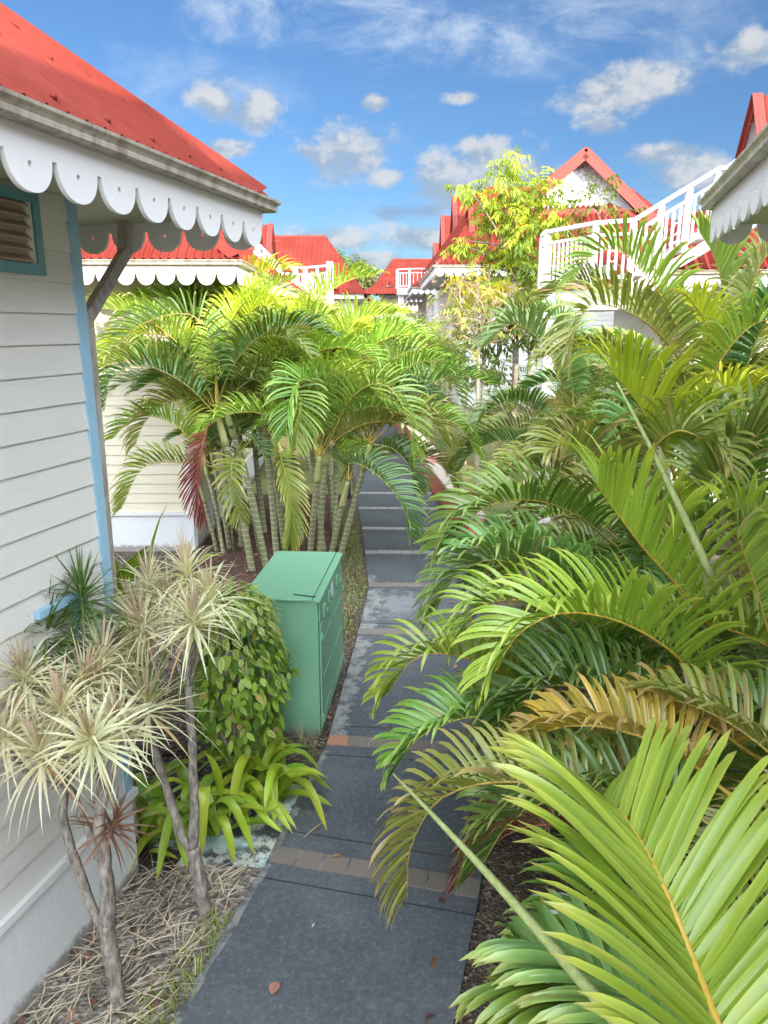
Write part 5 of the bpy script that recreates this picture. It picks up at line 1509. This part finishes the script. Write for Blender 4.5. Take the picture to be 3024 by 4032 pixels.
lily('upright lily of broad lime leaves just behind the second dragon tree', (450, 1770), 22, 9, [
    ([(475, 1720, 4.55), (470, 1680, 4.5), (455, 1640, 4.45), (440, 1625, 4.4)], .07, LG, LY),
    ([(440, 1760, 4.5), (442, 1700, 4.2), (438, 1760, 4.1), (436, 1850, 4.08)], .075, LY, LY),
    ([(450, 1770, 4.5), (478, 1765, 4.3), (495, 1810, 4.2), (507, 1868, 4.2)], .062, LG, LY),
    ([(420, 1740, 4.6), (390, 1690, 4.5), (350, 1690, 4.45), (300, 1720, 4.4)], .06, LG, LY)], (.5, .85))
lily('dark strap-leaved plant beside the drain grate at the cottage corner', (335, 1790), 18, 12, [
    ([(350, 1790, 4.7), (345, 1740, 4.55), (343, 1745, 4.5), (342, 1800, 4.48)], .075, (.36, .40, .06), (.42, .42, .07)),
    ([(310, 1850, 4.3), (330, 1838, 4.25), (360, 1845, 4.2), (385, 1855, 4.2)], .045, LG, LY)], (.45, .8))
def broadleaf():
    r = thing('heliconia', 'broad upright banana-like leaves rising behind the striped dragon trees', 'plant')
    Y = 6.6; G, G2 = (.15, .30, .02), (.24, .38, .03)
    straps('leaf', r, [
        ([on_ground(330, 1500), at(322, 1250, Y), at(334, 1170, Y), at(345, 1125, Y), at(362, 1088, Y)], .24, G, G2, 1),
        ([on_ground(320, 1500), at(272, 1290, Y), at(286, 1225, Y - .1), at(318, 1180, Y - .2)], .25, (.12, .25, .02), G, 2),
        ([on_ground(310, 1500), at(268, 1310, Y), at(248, 1225, Y - .1), at(228, 1180, Y - .2)], .26, G, G2, 3),
        ([on_ground(340, 1500), at(400, 1260, Y), at(440, 1205, Y), at(480, 1200, Y)], .18, G, G2, 4)])
broadleaf()
def fern_tuft(label, foot, n, hgt, seed):
    """wispy grass stems"""
    rnd = random.Random(seed); g = on_ground(*foot); V, F, C = [], [], []
    r = thing('grass_tuft', label, 'grass', g)
    b = 0
    for k in range(n):
        a = rnd.uniform(0, 6.28); l = hgt * rnd.uniform(.5, 1); o = Vector((rnd.uniform(-.07, .07), rnd.uniform(-.07, .07), 0))
        A, f, c = strap([o, o + Vector((math.cos(a) * .08 * l, math.sin(a) * .08 * l, l * .6)), o + Vector((math.cos(a) * .4 * l, math.sin(a) * .4 * l, l))], .005, (.12, .15, .05), (.28, .26, .13), k, segs=5)
        V.append(A); F.append(f + b); C.append(c); b += len(A)
    link('blades', raw_mesh('blades', np.vstack(V), np.vstack(F), np.vstack(C), M['straw']), r)
fern_tuft('thin wild grass tuft at the front corner of the green cabinet', (665, 1640), 34, .34, 4)

# ---------------------------------------------------------------- green utility cabinet
def cabinet():
    r = thing('utility_cabinet', 'tall green metal utility cabinet with double doors beside the path', 'cabinet', (-0.555, 5.73, 0), R(-5))
    W, D, Hh = .64, 1.32, 1.29
    b = MB(); b.box((-W, 0, .04), (0, D, Hh)); body = b.build('body', M['cabinet'], r, bevel=.006)
    b = MB(); b.box((-W + .03, .03, -.05), (-.03, D - .03, .038)); b.build('base', M['stucco'], r)
    b = MB(); b.prism([(-W - .015, Hh + .003), (-.045, Hh + .003), (-.045, Hh + .022), (-W - .015, Hh + .016)], (0, D + .012, 0), (1, 0, 0), (0, 0, 1), (0, -1, 0), D + .03); b.build('lid', M['cabinet'], r, bevel=.004)
    b = MB(); b.prism([(-.035, Hh + .003), (.022, Hh - .012), (.022, Hh + .006), (-.035, Hh + .024)], (0, D + .012, 0), (1, 0, 0), (0, 0, 1), (0, -1, 0), D + .03); b.build('lid_rim', M['cabinet'], r, bevel=.003)
    for k, (y0, y1) in enumerate(((.035, .60), (.625, D - .03))):
        b = MB(); b.box((.002, y0, .10), (.018, y1, Hh - .23)); d = b.build('door', M['cabinet'], r, bevel=.004)
        for z in (.22, .55, .88):   # pressed louvre strips
            q = MB(); q.bar((.0195, y0 + .08, z), (.0195, y1 - .08, z + .012), .007, .014); q.build('rib', M['cabinet'], d)
        for z in (.16, .92):
            q = MB(); q.tube([(.024, y0 + .012 if k == 0 else y1 - .012, z), (.024, y0 + .012 if k == 0 else y1 - .012, z + .07)], .011, 8); q.build('hinge', M['cabinet'], d)
        hy = y1 - .10 if k == 0 else y0 + .14
    for k, (y, z) in enumerate(((.22, Hh - .16), (.50, Hh - .14), (.95, Hh - .15))):
        q = MB(); q.box((.002, y - .045, z - .05), (.03, y + .045, z + .05)); q.tube([(.034, y - .02, z + .025), (.052, y - .02, z + .0), (.052, y + .02, z - .02), (.034, y + .025, z - .035)], .008, 6); q.build('latch', M['cabinet'], r)
    b = MB(); b.box((.0012, .602, .10), (.004, .623, Hh - .23)); b.build('door_gap', M['black'], r)
    b = MB(); b.box((.0125, .62, Hh - .20), (.0145, .74, Hh - .07)); b.build('sticker', M['paper'], r)
    b = MB(); b.box((.002, .03, Hh - .215), (.012, D - .03, Hh - .02)); b.build('upper_panel', M['cabinet'], r, bevel=.003)
    b = MB(); b.tube([(-.22, .085, Hh + .028), (-.10, .05, Hh + .030), (-.02, .035, Hh + .028)], .0045, 6); b.build('latch_wire', M['black'], r)
    rv = MB()
    for k in range(9):
        for z in (Hh - .03, Hh - .19): rv.tube([(.012, .08 + k * .145, z), (.018, .08 + k * .145, z)], .007, 6)
    rv.build('rivet', M['cabinet'], r)
cabinet()

# ---------------------------------------------------------------- small things on the ground
def drain():
    r = thing('drain_grate', 'rusty slotted iron drain grate in the corner of the concrete apron', 'drain', on_ground(335, 1862) + Vector((0, 0, .016)), R(-12))
    b = MB()
    for lo, hi in (((-.16, -.10, 0), (.16, -.08, .018)), ((-.16, .08, 0), (.16, .10, .018)), ((-.16, -.08, 0), (-.14, .08, .018)), ((.14, -.08, 0), (.16, .08, .018))): b.box(lo, hi)
    b.build('frame', M['iron'], r)
    b = MB()
    for k in range(9): b.box((-.125 + k * .031, -.08, .002), (-.112 + k * .031, .08, .015))
    b.build('grating_bars', M['iron'], r)
    b = MB(); b.box((-.14, -.08, -.01), (.14, .08, .0005)); b.build('sump', M['black'], r)
drain()
def fallen_leaf(label, x, y, L, W, a, col, curl=.25):
    g = on_ground(x, y, .004)
    d = np.array([[math.cos(a), math.sin(a), .06]]); c = V3(col)[None]
    A, F, C = leaf_batch(np.array([[0, 0, .006]]), d, np.array([[0, 0, 1.]]), np.array([L]), np.array([W]), c * .8, curl, 0.05, c, 6, (.1, .75, 1, .9, .6, .05))
    o = link('fallen_leaf', raw_mesh('fallen_leaf', A, F, C, M['straw']), None, g)
    tag(o, label, 'leaf', 'dead leaves lying on the path')
fallen_leaf('pale brown heart-like leaf lying alone on the nearest path slab', 587, 2150, .085, .062, 1.3, (.42, .25, .14))
fallen_leaf('small tan leaf on the path just beyond the nearest paver band', 716, 1853, .07, .035, .2, (.36, .18, .09))
fallen_leaf('thin straw-coloured strip on the path beside the lilies', 655, 1812, .26, .014, .95, (.50, .42, .26), .1)
fallen_leaf('tiny pale fleck of leaf beyond the nearest leaf, mid slab', 674, 2005, .035, .014, 1.2, (.55, .52, .46))
def litter(name, label, cat, n, region, seed, kind='straw'):
    r = np.random.default_rng(seed); V, F, C = [], [], []; b = 0
    poly = region
    xs = [p[0] for p in poly]; ys = [p[1] for p in poly]
    k = 0
    while k < n:
        x, y = r.uniform(min(xs), max(xs)), r.uniform(min(ys), max(ys))
        c = False
        for i in range(len(poly)):
            x1, y1 = poly[i]; x2, y2 = poly[i - 1]
            if (y1 > y) != (y2 > y) and x < (x2 - x1) * (y - y1) / (y2 - y1) + x1: c = not c
        if not c: continue
        k += 1
        a = r.normal(.75, .65) if kind == 'straw' else r.uniform(0, 6.28)
        if kind == 'straw':
            L = r.uniform(.12, .34); z = r.uniform(.012, .045); h = np.array([math.cos(a), math.sin(a), 0]); s = np.array([-h[1], h[0], 0])
            p0 = np.array([x, y, z]) - h * L / 2; bend = r.normal(0, .05) * L; col = V3((.60, .52, .39)) * r.uniform(.55, 1.3)
            A, f, cc = strap([p0, p0 + h * L * .5 + s * bend + np.array([0, 0, .012]), p0 + h * L], r.uniform(.003, .008), col, col * .9, 0, .3, 5)
        elif kind == 'grass':
            L = r.uniform(.04, .11); h = np.array([math.cos(a), math.sin(a), 0]); p0 = np.array([x, y, rise(y) - .01]); col = V3((.16, .22, .05)) * r.uniform(.6, 1.5)
            A, f, cc = strap([p0, p0 + h * L * .2 + np.array([0, 0, L * .7]), p0 + h * L * .7 + np.array([0, 0, L])], .006, col, col * 1.3, 0, .2, 3)
        else:
            L = r.uniform(.03, .09); h = np.array([[math.cos(a), math.sin(a), r.normal(0, .25)]]); col = V3([(.20, .11, .07), (.27, .17, .10), (.13, .08, .05), (.34, .27, .18)][r.integers(4)]) * r.uniform(.7, 1.2)
            A, f, cc = leaf_batch(np.array([[x, y, .015 + rise(y)]]), h, np.array([[r.normal(0, .4), r.normal(0, .4), 1.]]), np.array([L]), np.array([L * r.uniform(.25, .6)]), col[None], .25, .1, None, 3, (.1, .9, 1, .6, .05))
        V.append(A); F.append(f + b); C.append(cc); b += len(A)
    o = link(name, raw_mesh(name, np.vstack(V), np.vstack(F), np.vstack(C), M['straw']))
    struct(o, 'stuff'); o['label'] = label; o['category'] = cat
litter('straw_litter', 'dry fallen strap leaves strewn under the dragon trees', 'litter', 520, [(-2.2, 1.9), (-1.55, 1.9), (-1.16, 3.0), (-.98, 3.75), (-.92, 4.15), (-1.62, 4.2), (-1.72, 3.75)], 3)
litter('leaf_litter', 'small brown leaves scattered over the planted beds', 'litter', 1500, [(-1.9, 5.3), (-.56, 5.75), (-.36, 7.9), (-.25, 9.6), (-.35, 11.2), (-.5, 14), (-2.4, 14), (-2.8, 9)], 8, 'leaf')
litter('leaf_litter', 'crumbs of dead leaf along the right edge of the path', 'litter', 90, [(.30, 2.6), (.62, 3.9), (.92, 5.6), (1.12, 8.0), (1.2, 9.6), (.95, 9.6), (.75, 7.0), (.45, 4.6), (.1, 2.6)], 19, 'leaf')
litter('leaf_litter', 'small brown leaves scattered near the dragon tree trunks', 'litter', 120, [(-2.2, 1.9), (-1.55, 1.9), (-1.16, 3.0), (-.98, 3.75), (-.92, 4.15), (-1.62, 4.2), (-1.72, 3.75)], 9, 'leaf')
litter('grass', 'thin green grass creeping along the left path edge', 'grass', 1600, [(-.62, 7.4), (-.36, 7.6), (-.25, 9.6), (-.34, 11.2), (-.55, 14.2), (-1.0, 14.2), (-.75, 11.0), (-.62, 9.4)], 14, 'grass')
litter('grass', 'sparse green grass at the edge of the nearest path slab', 'grass', 420, [(-1.30, 2.5), (-1.20, 2.5), (-.90, 3.75), (-1.10, 3.70), (-1.35, 3.0)], 15, 'grass')
def bollard(label, foot, hgt, top):
    g = foot; r = thing('bollard_light', label, 'lamp', g)
    b = MB(); b.tube([(0, 0, 0), (0, 0, hgt)], .06, 14); b.build('post', M['black'], r, smooth=False)
    b = MB(); b.tube([(0, 0, hgt), (0, 0, hgt + .05), (0, 0, hgt + .07)], [.075, .075, .05], 14); b.build('cap', M[top], r)
bollard('black bollard light at the left path edge behind the palm stems', on_ground(752, 1076), .75, 'black')
bollard('low black garden light with white cap among the fronds at right', Vector((1.02, 3.5, 0)), .28, 'white')
b = MB(); b.tube([(0, 0, -.05), (0, 0, .62)], [.10, .095], 12); lg = b.build('wooden_post', M['oldwood'], None, loc=(1.28, 3.05, 0)); tag(lg, 'grey weathered wooden post half hidden under the nearest palm', 'post')

# ---------------------------------------------------------------- trees and shrubs beyond
def grow(parent, base, tips, r0, mat, seed, name='branch'):
    rnd = random.Random(seed)
    for k, t in enumerate(tips):
        b, t = Vector(base), Vector(t); m = b.lerp(t, .5) + Vector((rnd.uniform(-.25, .25), rnd.uniform(-.25, .25), rnd.uniform(-.1, .3)))
        branch(parent, [b, m, t], r0 * rnd.uniform(.7, 1.1), r0 * .25, mat, 6, .15, seed + k, name)
def compound(center, rad, n, rg, L, W, c0, c1, pairs=5, spread=.30, droop=.5):
    """hanging feathered leaves (several leaflets on a stalk) in an ellipsoid"""
    u = nrm(rg.normal(0, 1, (n, 3))); p = V3(center) + u * (rg.random(n) ** .45)[:, None] * V3(rad)
    ax = nrm(u * V3((1, 1, .4)) + rg.normal(0, .45, (n, 3)) + V3((0, 0, -droop)))
    P, D, Cc, U = [], [], [], []
    sd = nrm(np.cross(ax, V3((0, 0, 1)) + rg.normal(0, .3, (n, 3))))
    tone = np.clip(rg.normal(.5, .3, n), 0, 1)
    for k in range(pairs):
        for s in (-1, 1):
            P.append(p + ax * (spread * (k + .5) / pairs)); D.append(nrm(ax * .6 + sd * s + V3((0, 0, -.35)) + rg.normal(0, .15, (n, 3))))
            Cc.append(lerpc(c0, c1, np.clip(tone + rg.normal(0, .12, n), 0, 1))); U.append(nrm(np.cross(sd, ax) + rg.normal(0, .3, (n, 3))))
    P, D, Cc, U = map(np.vstack, (P, D, Cc, U)); m = len(P)
    return leaf_batch(P, D, U, L * (1 + rg.normal(0, .2, m)), W * (1 + rg.normal(0, .15, m)), Cc, .12, .2, None, 2, (.15, 1, .05))
def merge(parts):
    V, F, C, b = [], [], [], 0
    for a, f, c in parts: V.append(a); F.append(f + b); C.append(c); b += len(a)
    return np.vstack(V), np.vstack(F), np.vstack(C)
def yellow_tree():
    rg = np.random.default_rng(12); Y = 16.5
    base = on_ground(1108, 760) ; base = Vector((at(1108, 700, Y).x, Y, 0.0))
    r = thing('tree', 'yellow-green tree with drooping feathered leaves, left of the landing', 'tree')
    blobs = [(1098, 352, 22, 26, 34), (1085, 400, 34, 45, 60), (1010, 402, 34, 16, 26), (1052, 430, 40, 18, 26), (1120, 450, 72, 45, 150), (1170, 405, 40, 35, 70), (1075, 478, 42, 22, 36), (1150, 500, 60, 45, 130),
             (1015, 520, 34, 14, 26), (985, 530, 18, 12, 18), (1075, 545, 50, 26, 54), (1125, 560, 62, 40, 140), (1195, 470, 30, 40, 50), (1100, 620, 75, 30, 110), (1060, 600, 44, 20, 34), (1150, 610, 40, 30, 60)]
    parts, tips = [], []
    for x, y, rx, ry, n in blobs:
        c = at(x, y, Y + rg.normal(0, .35)); k = Y / 1600
        dark = (.10, .17, .018) if y > 300 else (.1, .1, .1)
        parts.append(compound(c, (rx * k * 1.05, rx * k * .8, ry * k * 1.05), int(n * .62), rg, .12, .042, (.12, .21, .016), (.34, .39, .03), 5, .30, .55)); tips.append(c)
    A, F, C = merge(parts); link('crown', raw_mesh('crown', A, F, C, M['leaf']), r)
    fork = at(1112, 590, Y)
    branch(r, [base, base.lerp(fork, .5) + Vector((.1, 0, 0)), fork], .085, .06, 'bark', 8, .1, 3, 'trunk')
    grow(r, fork, tips, .035, 'bark', 50)
    b = MB(); b.tube([at(1108, 470, Y), at(1115, 400, Y), at(1124, 335, Y)], [.03, .02, .008], 6); b.build('branch', M['bark'], r)
yellow_tree()
def thin_tree():
    rg = np.random.default_rng(15); Y = 14.2
    r = thing('tree', 'slender sparse sapling with small dark leaf tufts in front of the fretwork gable', 'tree')
    tops = [(1298, 398, 24, 9), (1252, 432, 18, 8), (1296, 436, 14, 5), (1235, 470, 22, 9), (1275, 480, 20, 8), (1345, 470, 26, 10), (1258, 505, 24, 9)]
    base = at(1262, 640, Y); parts, tips = [], []
    for x, y, s, n in tops:
        c = at(x, y, Y); k = Y / 1600; tips.append(c)
        parts.append(compound(c, (s * k, s * k, s * k * .8), n, rg, .12, .05, (.05, .11, .02), (.14, .21, .04), 3, .22, .2))
    A, F, C = merge(parts); link('crown', raw_mesh('crown', A, F, C, M['leaf']), r)
    branch(r, [Vector((base.x, Y, 0)), base, at(1265, 560, Y)], .03, .02, 'bark', 6, .1, 4, 'trunk'); grow(r, at(1265, 560, Y), tips, .012, 'bark', 70)
thin_tree()
def dry_shrub():
    rg = np.random.default_rng(17); rnd = random.Random(17); Y = 14.6
    r = thing('shrub', 'half-bare pale shrub with beige seed heads beside the yellow bush', 'shrub')
    g = Vector((at(1040, 720, Y).x, Y, 0)); f = at(1035, 745, Y)
    branch(r, [g, f], .05, .035, 'twig', 7, .15, 1, 'trunk')
    tips = [at(rnd.uniform(930, 1120), rnd.uniform(590, 720), Y + rnd.uniform(-.8, .8)) for _ in range(30)]
    grow(r, f, tips, .018, 'twig', 90)
    parts = []
    for t in tips:
        parts.append(compound(t, (.22, .22, .20), 9, rg, .035, .022, (.34, .24, .17), (.52, .40, .29), 4, .2, -.2))
    for _ in range(14):
        t = at(rnd.uniform(960, 1090), rnd.uniform(640, 740), Y + rnd.uniform(-.6, .6)); parts.append(compound(t, (.3, .3, .22), 10, rg, .10, .045, (.16, .22, .05), (.34, .36, .10), 3, .2, .2))
    A, F, C = merge(parts); link('foliage', raw_mesh('foliage', A, F, C, M['leaf']), r)
dry_shrub()
def leafy_shrub(label, blobs, Y, c0, c1, L, W, seed, dens=1.0, trunkx=None, pairs=3):
    rg = np.random.default_rng(seed); r = thing('shrub', label, 'shrub'); parts, tips = [], []
    for x, y, rx, ry, n in blobs:
        c = at(x, y, Y + rg.normal(0, .3)); k = Y / 1600; tips.append(c)
        parts.append(compound(c, (rx * k, rx * k * .8, ry * k), int(n * dens), rg, L, W, c0, c1, pairs, .24, .25))
    A, F, C = merge(parts); link('foliage', raw_mesh('foliage', A, F, C, M['leaf']), r)
    b0 = blobs[0]; c = at(b0[0], b0[1], Y); g = Vector((c.x, Y, rise(Y) - .05)); f = Vector((c.x, Y, max(.5, min(t.z for t in tips) - .4)))
    branch(r, [g, f], .05, .035, 'bark', 7, .1, seed, 'trunk'); grow(r, f, tips, .018, 'bark', seed + 5)
leafy_shrub('yellow-leaved bush with orange tips in front of the shaded hip roof', [(1050, 625, 55, 22, 40), (1000, 610, 30, 15, 16), (1090, 650, 40, 22, 34), (1030, 660, 45, 18, 30)], 15.6, (.26, .30, .02), (.46, .42, .04), .15, .065, 31)
leafy_shrub('green leafy bush under the landing pillar', [(1150, 640, 36, 30, 30), (1165, 590, 24, 26, 20), (1120, 690, 40, 30, 30), (1060, 720, 40, 30, 26), (1150, 720, 40, 40, 30)], 14.8, (.05, .12, .02), (.14, .24, .04), .16, .06, 33)
leafy_shrub('dense dark bush low on the lawn right of the red walls', [(1010, 790, 60, 40, 60), (960, 770, 40, 30, 40), (1070, 800, 60, 40, 50)], 18.5, (.04, .09, .02), (.16, .22, .05), .13, .05, 35, pairs=4)
def far_tree(label, x, y, Y, rx, ry, n, c0, c1, seed):
    rg = np.random.default_rng(seed); r = thing('tree', label, 'tree'); c = at(x, y, Y); k = Y / 1600; parts = []
    for j in range(7):
        o = rg.normal(0, .45, 3) * V3((rx * k, rx * k, ry * k))
        parts.append(compound(V3(c) + o, (rx * k * .6, rx * k * .6, ry * k * .55), n // 7, rg, .42, .2, c0, c1, 3, .8, .1))
    A, F, C = merge(parts); link('crown', raw_mesh('crown', A, F, C, M['leaf']), r)
    branch(r, [Vector((c.x, Y, 0)), Vector((c.x, Y, c.z))], .3, .15, 'bark', 7, .1, seed, 'trunk')
    grow(r, (c.x, Y, c.z - ry * k * .8), [Vector(c) + Vector(rg.normal(0, .5, 3) * V3((rx * k, rx * k, ry * k))) for _ in range(6)], .09, 'bark', seed)
far_tree('rounded green tree above the far left roof end', 742, 592, 75, 36, 34, 380, (.06, .11, .025), (.15, .21, .05), 41)
far_tree('sparse grey-green tree right of the rounded far tree', 778, 612, 82, 26, 30, 200, (.09, .12, .04), (.19, .21, .09), 42)
far_tree('tree top peeping over the ridge of the far left roof', 664, 556, 70, 16, 14, 120, (.06, .11, .025), (.15, .20, .05), 43)
